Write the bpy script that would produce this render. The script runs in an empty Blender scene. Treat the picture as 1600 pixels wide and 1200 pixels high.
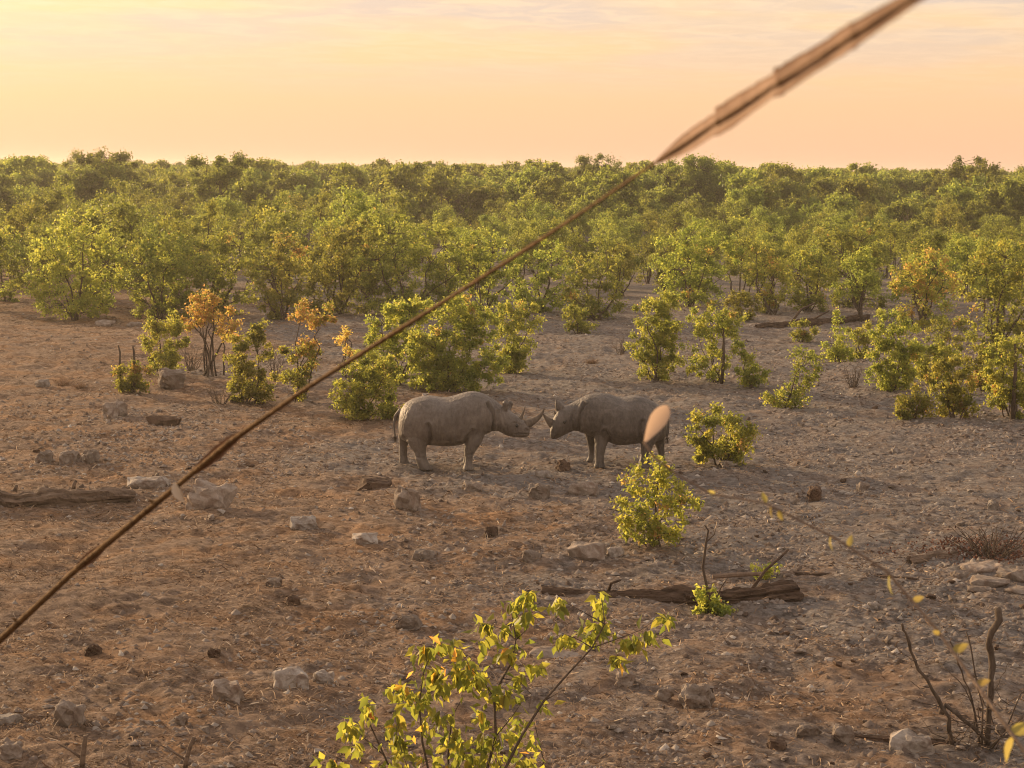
import bpy, bmesh, math, random
import numpy as np
from mathutils import Vector, Matrix

scene = bpy.context.scene
COL = scene.collection
R = math.radians

# ------------------------------------------------------------------ camera
F = 3000.0                      # focal length in pixels of a 1600 x 1200 frame
CAM_H = 6.5
DK = F / 2000.0                 # distances below were first laid out for a shorter lens
PITCH = math.atan((600 - 264) / F)
ROLL = R(0.55)
cam_data = bpy.data.cameras.new('camera')
cam = bpy.data.objects.new('camera', cam_data)
COL.objects.link(cam)
scene.camera = cam
cam_data.sensor_width = 36.0
cam_data.lens = 36.0 * F / 1600.0
cam_data.clip_start = 0.05
cam_data.clip_end = 6000.0
CAM_ROT = (Matrix.Rotation(math.pi / 2 - PITCH, 3, 'X') @ Matrix.Rotation(ROLL, 3, 'Z'))
cam.matrix_world = Matrix.Translation((0, 0, CAM_H)) @ CAM_ROT.to_4x4()
cam_data.dof.use_dof = True
cam_data.dof.focus_distance = 28.5 * DK
cam_data.dof.aperture_fstop = 17.0

# ------------------------------------------------------------------ sky and sun
SUN_AZ = R(-46.0)               # measured from +Y towards +X
SUN_EL = R(14.0)
SUN_DIR = Vector((math.sin(SUN_AZ) * math.cos(SUN_EL), math.cos(SUN_AZ) * math.cos(SUN_EL), math.sin(SUN_EL)))
world = bpy.data.worlds.new('World')
scene.world = world
world.use_nodes = True
wt = world.node_tree
wt.nodes.clear()


def N(tree, typ, **kw):
    n = tree.nodes.new(typ)
    for k, v in kw.items():
        if k == 'inp':
            for kk, vv in v.items():
                n.inputs[kk].default_value = vv
        else:
            setattr(n, k, v)
    return n


def L(tree, a, b):
    tree.links.new(a, b)


def ramp(tree, stops, fac=None, interp='LINEAR'):
    n = tree.nodes.new('ShaderNodeValToRGB')
    n.color_ramp.interpolation = interp
    el = n.color_ramp.elements
    while len(el) < len(stops):
        el.new(0.5)
    for e, (p, c) in zip(el, stops):
        e.position = p
        e.color = (c[0], c[1], c[2], 1.0) if not isinstance(c, (int, float)) else (c, c, c, 1.0)
    if fac is not None:
        tree.links.new(fac, n.inputs[0])
    return n.outputs[0]


def math_node(tree, op, a, b=None, c=None, clamp=False):
    n = tree.nodes.new('ShaderNodeMath')
    n.operation = op
    n.use_clamp = clamp
    for i, v in enumerate((a, b, c)):
        if v is None:
            continue
        if isinstance(v, (int, float)):
            n.inputs[i].default_value = v
        else:
            tree.links.new(v, n.inputs[i])
    return n.outputs[0]


def mixc(tree, fac, a, b, blend='MIX'):
    n = tree.nodes.new('ShaderNodeMix')
    n.data_type = 'RGBA'
    n.blend_type = blend
    for sock, v in ((n.inputs[0], fac), (n.inputs[6], a), (n.inputs[7], b)):
        if isinstance(v, (int, float)):
            sock.default_value = v
        elif isinstance(v, tuple):
            sock.default_value = (v[0], v[1], v[2], 1.0)
        else:
            tree.links.new(v, sock)
    return n.outputs[2]


sky = N(wt, 'ShaderNodeTexSky', sky_type='NISHITA', sun_disc=False)
sky.sun_elevation = SUN_EL
sky.sun_rotation = SUN_AZ
sky.dust_density = 4.0
sky.air_density = 1.3
geo = N(wt, 'ShaderNodeTexCoord')
sep = N(wt, 'ShaderNodeSeparateXYZ')
L(wt, geo.outputs['Generated'], sep.inputs[0])
zpos = math_node(wt, 'MAXIMUM', sep.outputs[2], 0.0)
# dusty evening air: warm low down, greyer and bluer overhead
dusty = ramp(wt, [(0.0, (1.0, 0.57, 0.36)), (0.035, (1.0, 0.615, 0.35)), (0.08, (0.98, 0.675, 0.38)),
                  (0.22, (0.86, 0.68, 0.50)), (0.5, (0.66, 0.62, 0.58)), (1.0, (0.54, 0.55, 0.58))], zpos)
vd = N(wt, 'ShaderNodeVectorMath', operation='DOT_PRODUCT')
L(wt, geo.outputs['Generated'], vd.inputs[0])
vd.inputs[1].default_value = SUN_DIR
g0 = math_node(wt, 'MAXIMUM', vd.outputs['Value'], 0.0)
g1 = math_node(wt, 'POWER', g0, 7.0)
glow = mixc(wt, 1.0, dusty, mixc(wt, g1, (0, 0, 0), (0.10, 0.11, 0.035)), 'ADD')
# thin rippled cloud sheet seen at a grazing angle
zc = math_node(wt, 'ADD', zpos, 0.047)
px_ = math_node(wt, 'DIVIDE', sep.outputs[0], zc)
py_ = math_node(wt, 'DIVIDE', sep.outputs[1], zc)
cmb = N(wt, 'ShaderNodeCombineXYZ')
L(wt, px_, cmb.inputs[0])
L(wt, py_, cmb.inputs[1])
cl1 = N(wt, 'ShaderNodeTexNoise', inp={'Scale': 4.2, 'Detail': 6.0, 'Roughness': 0.6, 'Distortion': 0.7})
L(wt, cmb.outputs[0], cl1.inputs['Vector'])
cl2 = N(wt, 'ShaderNodeTexNoise', inp={'Scale': 0.6, 'Detail': 3.0, 'Roughness': 0.5})
L(wt, cmb.outputs[0], cl2.inputs['Vector'])
hmask = ramp(wt, [(0.034, 0.0), (0.078, 1.0)], zpos)
c_fine = ramp(wt, [(0.44, 0.0), (0.62, 1.0)], cl1.outputs[0])
c_big = ramp(wt, [(0.38, 0.0), (0.56, 1.0)], cl2.outputs[0])
cloudy = mixc(wt, math_node(wt, 'MULTIPLY', math_node(wt, 'MULTIPLY', c_big, hmask), 0.85), glow, (0.73, 0.585, 0.50))
cloudy = mixc(wt, math_node(wt, 'MULTIPLY', math_node(wt, 'MULTIPLY', c_fine, hmask), 0.5), cloudy, (1.06, 0.77, 0.50))
bg1 = N(wt, 'ShaderNodeBackground', inp={'Strength': 0.05})
L(wt, mixc(wt, 1.0, sky.outputs[0], (0.40, 0.36, 0.42), 'MULTIPLY'), bg1.inputs[0])
bg2 = N(wt, 'ShaderNodeBackground', inp={'Strength': 0.67})
L(wt, cloudy, bg2.inputs[0])
addb = N(wt, 'ShaderNodeAddShader')
L(wt, bg1.outputs[0], addb.inputs[0])
L(wt, bg2.outputs[0], addb.inputs[1])
wout = N(wt, 'ShaderNodeOutputWorld')
L(wt, addb.outputs[0], wout.inputs[0])

sun_data = bpy.data.lights.new('sun', 'SUN')
sun_data.energy = 5.0
sun_data.angle = R(1.2)
sun_data.color = (1.0, 0.69, 0.38)
sun = bpy.data.objects.new('sun', sun_data)
COL.objects.link(sun)
sun.rotation_euler = (-SUN_DIR).to_track_quat('-Z', 'Y').to_euler()
sun.location = SUN_DIR * 60

scene.view_settings.view_transform = 'Standard'
scene.view_settings.look = 'None'
scene.view_settings.exposure = 0.55
scene.view_settings.gamma = 1.0
scene.view_settings.use_curve_mapping = False
scene.render.engine = 'CYCLES'
scene.cycles.use_denoising = True
scene.cycles.filter_width = 1.1
scene.cycles.max_bounces = 6
scene.cycles.diffuse_bounces = 3
scene.cycles.transmission_bounces = 4
scene.cycles.transparent_max_bounces = 4
scene.cycles.volume_bounces = 0
scene.cycles.sample_clamp_indirect = 6.0


# ------------------------------------------------------------------ helpers
def _hash(ix, iy, seed):
    h = (ix.astype(np.int64) * 374761393 + iy.astype(np.int64) * 668265263 + seed * 1274126177) & 0x7fffffff
    h = ((h ^ (h >> 13)) * 1274126177) & 0x7fffffff
    return ((h ^ (h >> 16)) & 0xffff) / 65535.0


def vnoise(x, y, seed=0):
    x = np.asarray(x, float); y = np.asarray(y, float)
    ix = np.floor(x); iy = np.floor(y)
    fx = x - ix; fy = y - iy
    fx = fx * fx * (3 - 2 * fx); fy = fy * fy * (3 - 2 * fy)
    a = _hash(ix, iy, seed); b = _hash(ix + 1, iy, seed)
    c = _hash(ix, iy + 1, seed); d = _hash(ix + 1, iy + 1, seed)
    return (a + (b - a) * fx) * (1 - fy) + (c + (d - c) * fx) * fy


def ground_z(x, y):
    x = np.asarray(x, float); y = np.asarray(y, float)
    near = np.clip((75 * DK - y) / (20 * DK), 0, 1)
    z = 0.22 * (vnoise(x / 9, y / 9, 1) - 0.5)
    z = z + near * (0.13 * (vnoise(x / 1.9, y / 1.9, 2) - 0.5) + 0.12 * (vnoise(x / 0.62, y / 0.62, 3) - 0.5)
                    + 0.085 * np.abs(vnoise(x / 0.30, y / 0.30, 4) - 0.5) + 0.055 * (vnoise(x / 0.14, y / 0.14, 5) - 0.5))
    return z


def gz(x, y):
    return float(ground_z(np.array([x]), np.array([y]))[0])


def ray(px, py):
    return CAM_ROT @ Vector(((px - 800) / F, -(py - 600) / F, -1.0))


def at(px, py, depth):
    """point at a given distance along the view for a place in the photograph"""
    return Vector((0, 0, CAM_H)) + ray(px, py) * depth


def on_ground(px, py):
    r = ray(px, py)
    z = 0.0
    for _ in range(4):
        t = (CAM_H - z) / -r.z
        p = Vector((0, 0, CAM_H)) + r * t
        z = gz(p.x, p.y)
    return Vector((p.x, p.y, z)), F / t


class MB:
    """collects geometry for one mesh"""
    def __init__(self):
        self.v = []; self.f = []; self.n = 0; self.val = []

    def add(self, verts, faces, val=None):
        self.v.append(np.asarray(verts, float).reshape(-1, 3))
        o = self.n
        for f in faces:
            self.f.append(tuple(i + o for i in f))
        self.n += len(verts)
        if val is not None:
            self.val += [val] * len(faces)

    def tube(self, pts, radii, sides=6, cap=True):
        pts = [Vector(p) for p in pts]
        k = len(pts)
        rings = []
        ref = Vector((0.3, 0.9, 0.2))
        prev = None
        for i, p in enumerate(pts):
            t = (pts[min(i + 1, k - 1)] - pts[max(i - 1, 0)])
            if t.length < 1e-9:
                t = Vector((0, 0, 1))
            t.normalize()
            if prev is None:
                u = t.cross(ref)
                if u.length < 1e-3:
                    u = t.cross(Vector((1, 0, 0)))
            else:
                u = prev - t * prev.dot(t)
            u.normalize(); prev = u
            w = t.cross(u)
            for s in range(sides):
                a = 2 * math.pi * s / sides
                rings.append(p + (u * math.cos(a) + w * math.sin(a)) * radii[i])
        faces = []
        for i in range(k - 1):
            for s in range(sides):
                s2 = (s + 1) % sides
                faces.append((i * sides + s, i * sides + s2, (i + 1) * sides + s2, (i + 1) * sides + s))
        if cap:
            faces.append(tuple(reversed(range(sides))))
            faces.append(tuple((k - 1) * sides + s for s in range(sides)))
        self.add([tuple(r) for r in rings], faces)

    def mesh(self, name, mat=None, smooth=False):
        me = bpy.data.meshes.new(name)
        v = np.concatenate(self.v) if self.v else np.zeros((0, 3))
        me.from_pydata(v.tolist(), [], self.f)
        if mat:
            me.materials.append(mat)
        if smooth:
            me.polygons.foreach_set('use_smooth', [True] * len(me.polygons))
        me.update()
        return me


def quick_mesh(name, verts, tris, mat, attrs=None, smooth=False):
    """verts (n,3), faces (m,k) numpy arrays; attrs {name: per-face floats}"""
    me = bpy.data.meshes.new(name)
    nv, nf, k = len(verts), len(tris), tris.shape[1]
    me.vertices.add(nv)
    me.vertices.foreach_set('co', np.ascontiguousarray(verts, np.float32).ravel())
    me.loops.add(nf * k)
    me.loops.foreach_set('vertex_index', np.ascontiguousarray(tris, np.int32).ravel())
    me.polygons.add(nf)
    me.polygons.foreach_set('loop_start', np.arange(0, nf * k, k, dtype=np.int32))
    if smooth:
        me.polygons.foreach_set('use_smooth', np.ones(nf, bool))
    me.materials.append(mat)
    me.update(calc_edges=True)
    for an, av in (attrs or {}).items():
        a = me.attributes.new(an, 'FLOAT', 'FACE')
        a.data.foreach_set('value', np.ascontiguousarray(av, np.float32))
    me.validate()
    return me


def link(name, data, parent=None, loc=None, rot=None, scale=None):
    o = bpy.data.objects.new(name, data)
    COL.objects.link(o)
    if parent:
        o.parent = parent
    if loc is not None:
        o.location = loc
    if rot is not None:
        o.rotation_euler = rot
    if scale is not None:
        o.scale = scale
    return o


def tag(o, label=None, cat=None, group=None, kind=None):
    if label:
        o['label'] = label
    if cat:
        o['category'] = cat
    if group:
        o['group'] = group
    if kind:
        o['kind'] = kind
    return o


def copy_tree(o, parent=None):
    c = o.copy()
    COL.objects.link(c)
    c.parent = parent
    for ch in o.children:
        copy_tree(ch, c)
    return c


# ------------------------------------------------------------------ materials
def new_mat(name):
    m = bpy.data.materials.new(name)
    m.use_nodes = True
    t = m.node_tree
    t.nodes.clear()
    out = t.nodes.new('ShaderNodeOutputMaterial')
    return m, t, out


def noise(t, scale, detail=4.0, rough=0.55, vec=None, dist=0.0):
    n = N(t, 'ShaderNodeTexNoise', inp={'Scale': scale, 'Detail': detail, 'Roughness': rough, 'Distortion': dist})
    if vec is not None:
        t.links.new(vec, n.inputs['Vector'])
    return n.outputs[0]


def bump(t, height, strength=0.4, dist=0.02, normal=None):
    n = N(t, 'ShaderNodeBump', inp={'Strength': strength, 'Distance': dist})
    t.links.new(height, n.inputs['Height'])
    if normal is not None:
        t.links.new(normal, n.inputs['Normal'])
    return n.outputs[0]


def principled(t, out, color, rough=0.85, spec=0.25, normal=None):
    p = t.nodes.new('ShaderNodeBsdfPrincipled')
    p.inputs['Roughness'].default_value = rough
    p.inputs['Specular IOR Level'].default_value = spec
    if isinstance(color, tuple):
        p.inputs['Base Color'].default_value = (*color, 1)
    else:
        t.links.new(color, p.inputs['Base Color'])
    if normal is not None:
        t.links.new(normal, p.inputs['Normal'])
    if out is not None:
        t.links.new(p.outputs[0], out.inputs[0])
    return p.outputs[0]


def leaf_material(name, stops, trans=0.55, gain=3.1, obj_var=0.5):
    m, t, out = new_mat(name)
    at_ = N(t, 'ShaderNodeAttribute', attribute_name='leafv')
    oi = N(t, 'ShaderNodeObjectInfo')
    col = ramp(t, stops, at_.outputs['Fac'])
    hsv = N(t, 'ShaderNodeHueSaturation')
    t.links.new(col, hsv.inputs['Color'])
    t.links.new(math_node(t, 'MULTIPLY_ADD', oi.outputs['Random'], 0.03, 0.483), hsv.inputs['Hue'])
    t.links.new(math_node(t, 'MULTIPLY_ADD', oi.outputs['Random'], obj_var, 1 - obj_var / 2), hsv.inputs['Value'])
    c = hsv.outputs[0]
    p = principled(t, None, c, 0.5, 0.3)
    tr = t.nodes.new('ShaderNodeBsdfTranslucent')
    tc = mixc(t, 1.0, c, (gain, gain * 0.94, gain * 0.6), 'MULTIPLY')
    t.links.new(tc, tr.inputs[0])
    mx = N(t, 'ShaderNodeMixShader', inp={0: trans})
    t.links.new(p, mx.inputs[1])
    t.links.new(tr.outputs[0], mx.inputs[2])
    t.links.new(mx.outputs[0], out.inputs[0])
    return m


GREEN = [(0.0, (0.070, 0.090, 0.026)), (0.45, (0.142, 0.166, 0.044)), (0.8, (0.262, 0.258, 0.068)),
         (0.92, (0.26, 0.19, 0.075)), (1.0, (0.31, 0.185, 0.095))]
M_LEAF = leaf_material('mopane_leaf', GREEN)
M_LEAF_NEAR = leaf_material('sapling_leaf', [(0.0, (0.07, 0.09, 0.022)), (0.5, (0.135, 0.148, 0.034)), (0.85, (0.235, 0.215, 0.05)),
                                             (0.95, (0.36, 0.22, 0.04)), (1.0, (0.38, 0.18, 0.07))], obj_var=0.5)


def bark_material(name, c1, c2, scale=14.0, grain=(1, 1, 0.25), strong=0.7):
    m, t, out = new_mat(name)
    tc = N(t, 'ShaderNodeTexCoord')
    mp = N(t, 'ShaderNodeMapping')
    mp.inputs['Scale'].default_value = grain
    t.links.new(tc.outputs['Object'], mp.inputs[0])
    n = noise(t, scale, 6, 0.65, mp.outputs[0])
    c = ramp(t, [(0.3, c1), (0.7, c2)], n)
    principled(t, out, c, 0.9, 0.15, bump(t, n, strong, 0.03))
    return m


M_BARK = bark_material('mopane_bark', (0.05, 0.038, 0.03), (0.14, 0.105, 0.08))
M_BARK_PALE = bark_material('pale_twig', (0.14, 0.10, 0.075), (0.26, 0.19, 0.14))
M_LOG = bark_material('weathered_log', (0.06, 0.042, 0.032), (0.26, 0.19, 0.14), 11.0, (.22, 1.2, 1.2), 1.0)
M_LOG_DARK = bark_material('rotten_log', (0.022, 0.014, 0.011), (0.15, 0.10, 0.07), 11.0, (.22, 1.2, 1.2), 1.0)
M_REED = bark_material('dry_reed', (0.085, 0.048, 0.022), (0.21, 0.125, 0.055), 60.0)
M_SHEATH = None


def sheath_material():
    m, t, out = new_mat('reed_sheath')
    tc = N(t, 'ShaderNodeTexCoord')
    n = noise(t, 60.0, 4, 0.5, tc.outputs['Object'])
    c = ramp(t, [(0.3, (0.33, 0.215, 0.155)), (0.7, (0.43, 0.295, 0.22))], n)
    p = principled(t, None, c, 0.8, 0.15)
    tr = N(t, 'ShaderNodeBsdfTranslucent')
    t.links.new(c, tr.inputs[0])
    mx = N(t, 'ShaderNodeMixShader', inp={0: 0.3})
    t.links.new(p, mx.inputs[1]); t.links.new(tr.outputs[0], mx.inputs[2]); t.links.new(mx.outputs[0], out.inputs[0])
    return m


M_SHEATH = sheath_material()


def stone_material(name, c1, c2, c3):
    m, t, out = new_mat(name)
    tc = N(t, 'ShaderNodeTexCoord')
    oi = N(t, 'ShaderNodeObjectInfo')
    n = noise(t, 5.0, 7, 0.65, tc.outputs['Object'])
    n2 = noise(t, 28.0, 5, 0.7, tc.outputs['Object'])
    c = ramp(t, [(0.3, c1), (0.52, c2), (0.75, c3)], n)
    c = mixc(t, 0.35, c, ramp(t, [(0.35, (0.5, 0.45, 0.4)), (0.7, (1.1, 1.08, 1.05))], n2), 'MULTIPLY')
    n4 = noise(t, 3.2, 4, 0.6, tc.outputs['Object'], 1.0)
    c = mixc(t, ramp(t, [(0.45, 0.0), (0.62, 0.75)], n4), c, (0.15, 0.10, 0.072))
    hv = N(t, 'ShaderNodeHueSaturation')
    t.links.new(c, hv.inputs['Color'])
    t.links.new(math_node(t, 'MULTIPLY_ADD', oi.outputs['Random'], 0.5, 0.72), hv.inputs['Value'])
    nn = bump(t, n, 0.5, 0.05)
    nn = bump(t, n2, 0.4, 0.012, nn)
    principled(t, out, hv.outputs[0], 0.9, 0.2, nn)
    return m


M_STONE = stone_material('grey_limestone', (0.16, 0.125, 0.10), (0.27, 0.225, 0.19), (0.38, 0.33, 0.29))
M_STONE_PALE = stone_material('pale_limestone', (0.25, 0.21, 0.18), (0.37, 0.33, 0.295), (0.47, 0.43, 0.39))
M_STONE_DARK = stone_material('brown_stone', (0.06, 0.038, 0.027), (0.11, 0.07, 0.048), (0.17, 0.115, 0.08))


def attr_mat(name, stops, rough=0.9):
    m, t, out = new_mat(name)
    a = N(t, 'ShaderNodeAttribute', attribute_name='leafv')
    c = ramp(t, stops, a.outputs['Fac'])
    principled(t, out, c, rough, 0.15)
    return m


M_GRAVEL = attr_mat('gravel_chips', [(0.0, (0.085, 0.058, 0.043)), (0.4, (0.18, 0.14, 0.115)), (0.75, (0.25, 0.215, 0.185)), (1.0, (0.40, 0.355, 0.31))])
M_STRAW = attr_mat('dry_straw', [(0.0, (0.10, 0.062, 0.04)), (0.5, (0.26, 0.165, 0.10)), (0.8, (0.42, 0.295, 0.185)), (1.0, (0.60, 0.47, 0.33))])
M_REDLEAF = attr_mat('fallen_red_leaf', [(0.0, (0.08, 0.034, 0.022)), (0.5, (0.16, 0.068, 0.045)), (1.0, (0.24, 0.13, 0.085))])


def ground_material():
    m, t, out = new_mat('dusty_soil')
    tc = N(t, 'ShaderNodeTexCoord')
    v = tc.outputs['Object']
    big = noise(t, 0.16, 3, 0.5, v)
    mid = noise(t, 0.9, 5, 0.6, v, 0.6)
    fine = noise(t, 6.5, 7, 0.7, v, 0.4)
    grit = noise(t, 34.0, 6, 0.75, v)
    soil = ramp(t, [(0.33, (0.085, 0.055, 0.038)), (0.5, (0.225, 0.160, 0.116)), (0.66, (0.41, 0.31, 0.235))], fine)
    grey = ramp(t, [(0.33, (0.08, 0.066, 0.057)), (0.5, (0.198, 0.178, 0.165)), (0.68, (0.36, 0.334, 0.312))], fine)
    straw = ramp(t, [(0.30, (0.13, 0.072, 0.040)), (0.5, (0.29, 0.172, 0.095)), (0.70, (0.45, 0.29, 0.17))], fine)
    # stony and greyer to the right, more trampled straw to the near left, its orange also painting in low-sun warmth
    sp = N(t, 'ShaderNodeSeparateXYZ')
    t.links.new(v, sp.inputs[0])
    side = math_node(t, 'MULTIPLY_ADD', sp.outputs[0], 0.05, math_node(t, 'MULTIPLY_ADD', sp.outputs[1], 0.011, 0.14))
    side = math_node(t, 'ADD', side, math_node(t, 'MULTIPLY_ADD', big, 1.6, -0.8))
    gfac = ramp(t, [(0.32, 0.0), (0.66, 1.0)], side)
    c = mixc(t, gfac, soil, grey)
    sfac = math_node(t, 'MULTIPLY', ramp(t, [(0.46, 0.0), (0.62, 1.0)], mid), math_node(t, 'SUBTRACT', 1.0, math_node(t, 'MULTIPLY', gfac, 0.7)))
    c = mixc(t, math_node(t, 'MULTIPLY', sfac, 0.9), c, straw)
    c = mixc(t, 0.55, c, ramp(t, [(0.3, (0.55, 0.52, 0.5)), (0.55, (1.0, 1.0, 1.0)), (0.75, (1.35, 1.33, 1.3))], grit), 'MULTIPLY')
    c = mixc(t, 1.0, c, (0.86, 0.84, 0.83), 'MULTIPLY')
    trail = noise(t, 0.42, 3, 0.5, v, 1.2)
    tf = ramp(t, [(0.54, 0.0), (0.66, 0.65)], trail)
    c = mixc(t, tf, c, mixc(t, gfac, (0.225, 0.16, 0.118), (0.205, 0.178, 0.16)))
    nn = bump(t, fine, 0.9, 0.08)
    nn = bump(t, grit, 0.8, 0.02, nn)
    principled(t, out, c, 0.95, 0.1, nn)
    return m


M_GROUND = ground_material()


def skin_material(name, c1, c2, c3):
    m, t, out = new_mat(name)
    tc = N(t, 'ShaderNodeTexCoord')
    v = tc.outputs['Object']
    n = noise(t, 3.0, 5, 0.6, v, 0.4)
    n2 = noise(t, 22.0, 6, 0.7, v)
    mp = N(t, 'ShaderNodeMapping')
    mp.inputs['Scale'].default_value = (3.2, 2, 0.9)
    t.links.new(v, mp.inputs[0])
    n3 = noise(t, 6.0, 3, 0.5, mp.outputs[0], 0.8)
    c = ramp(t, [(0.34, c1), (0.5, c2), (0.64, c3)], n)
    c = mixc(t, 0.6, c, ramp(t, [(0.35, (0.7, 0.68, 0.66)), (0.65, (1.12, 1.12, 1.12))], n2), 'MULTIPLY')
    c = mixc(t, 0.5, c, ramp(t, [(0.36, (0.72, 0.70, 0.68)), (0.56, (1.08, 1.08, 1.08))], n3), 'MULTIPLY')
    nn = bump(t, n3, 0.55, 0.06)
    nn = bump(t, n2, 0.25, 0.012, nn)
    principled(t, out, c, 0.62, 0.4, nn)
    return m


M_SKIN = skin_material('dusty_rhino_skin', (0.112, 0.093, 0.080), (0.150, 0.127, 0.111), (0.190, 0.163, 0.144))
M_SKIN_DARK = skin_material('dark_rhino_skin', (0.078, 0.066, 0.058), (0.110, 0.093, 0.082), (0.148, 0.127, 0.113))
M_HORN = bark_material('horn', (0.10, 0.08, 0.065), (0.20, 0.165, 0.135), 20.0)
M_EYE = new_mat('dark_eye')
principled(M_EYE[1], M_EYE[2], (0.012, 0.009, 0.008), 0.2, 0.5)
M_EYE = M_EYE[0]

# ------------------------------------------------------------------ ground
rng = np.random.default_rng(7)
t_ = np.linspace(-1, 1, 430)
xs_in = 30 * np.sinh(2.0 * t_) / math.sinh(2.0)
xo = np.array([36, 45, 60, 90, 150, 260, 480, 900])
xs = np.concatenate([-xo[::-1], xs_in, xo])
ys = np.concatenate([np.array([-300, -120, -50, -20, -5, 3, 7, 11]), 14 * (66 * DK / 14) ** np.linspace(0, 1, 640),
                     np.array([102, 106, 111, 117, 125, 135, 150, 175, 210, 260, 340, 480, 700, 1000, 1300, 1620])])
gx, gy = np.meshgrid(xs, ys)
gzv = ground_z(gx, gy)
gzv[(np.abs(gx) > 200) | (gy > 200)] *= 0.3
gverts = np.stack([gx, gy, gzv], -1).reshape(-1, 3)
ny, nx = gx.shape
ii = (np.arange(ny - 1)[:, None] * nx + np.arange(nx - 1)[None]).ravel()
gfaces = np.stack([ii, ii + 1, ii + nx + 1, ii + nx], -1)
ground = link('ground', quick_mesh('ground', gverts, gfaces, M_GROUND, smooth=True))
tag(ground, kind='structure')


# ------------------------------------------------------------------ foliage
def leaves(P, size, rng, val, droop=0.35, wide=0.55):
    """folded two-sided leaf blades at points P: returns verts, tris, per-face values"""
    n = len(P)
    d = rng.normal(size=(n, 3)); d[:, 2] -= droop
    d /= np.linalg.norm(d, axis=1, keepdims=True)
    s = np.cross(d, rng.normal(size=(n, 3)))
    s /= np.linalg.norm(s, axis=1, keepdims=True) + 1e-9
    nn = np.cross(d, s)
    sz = (size * rng.uniform(0.65, 1.3, n))[:, None]
    mid = P + d * sz * 0.45
    w = sz * wide * 0.5
    fold = nn * w * rng.uniform(0.1, 0.7, n)[:, None]
    V = np.stack([P, mid + s * w + fold, P + d * sz - nn * sz * 0.08, mid - s * w + fold], 1).reshape(-1, 3)
    b = np.arange(n) * 4
    T = np.stack([np.stack([b, b + 1, b + 2], -1), np.stack([b, b + 2, b + 3], -1)], 1).reshape(-1, 3)
    return V, T, np.repeat(val, 2)


def limb(mb, a, b, r0, r1, rng, sides=5, wob=0.08, k=4):
    a = np.asarray(a, float); b = np.asarray(b, float)
    Lg = np.linalg.norm(b - a)
    pts = []
    for i in range(k + 1):
        f = i / k
        p = a + (b - a) * f
        if 0 < i < k:
            p = p + rng.normal(size=3) * wob * Lg * 0.5
        pts.append(p)
    mb.tube(pts, [r0 + (r1 - r0) * i / k for i in range(k + 1)], sides, cap=False)
    return pts


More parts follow.
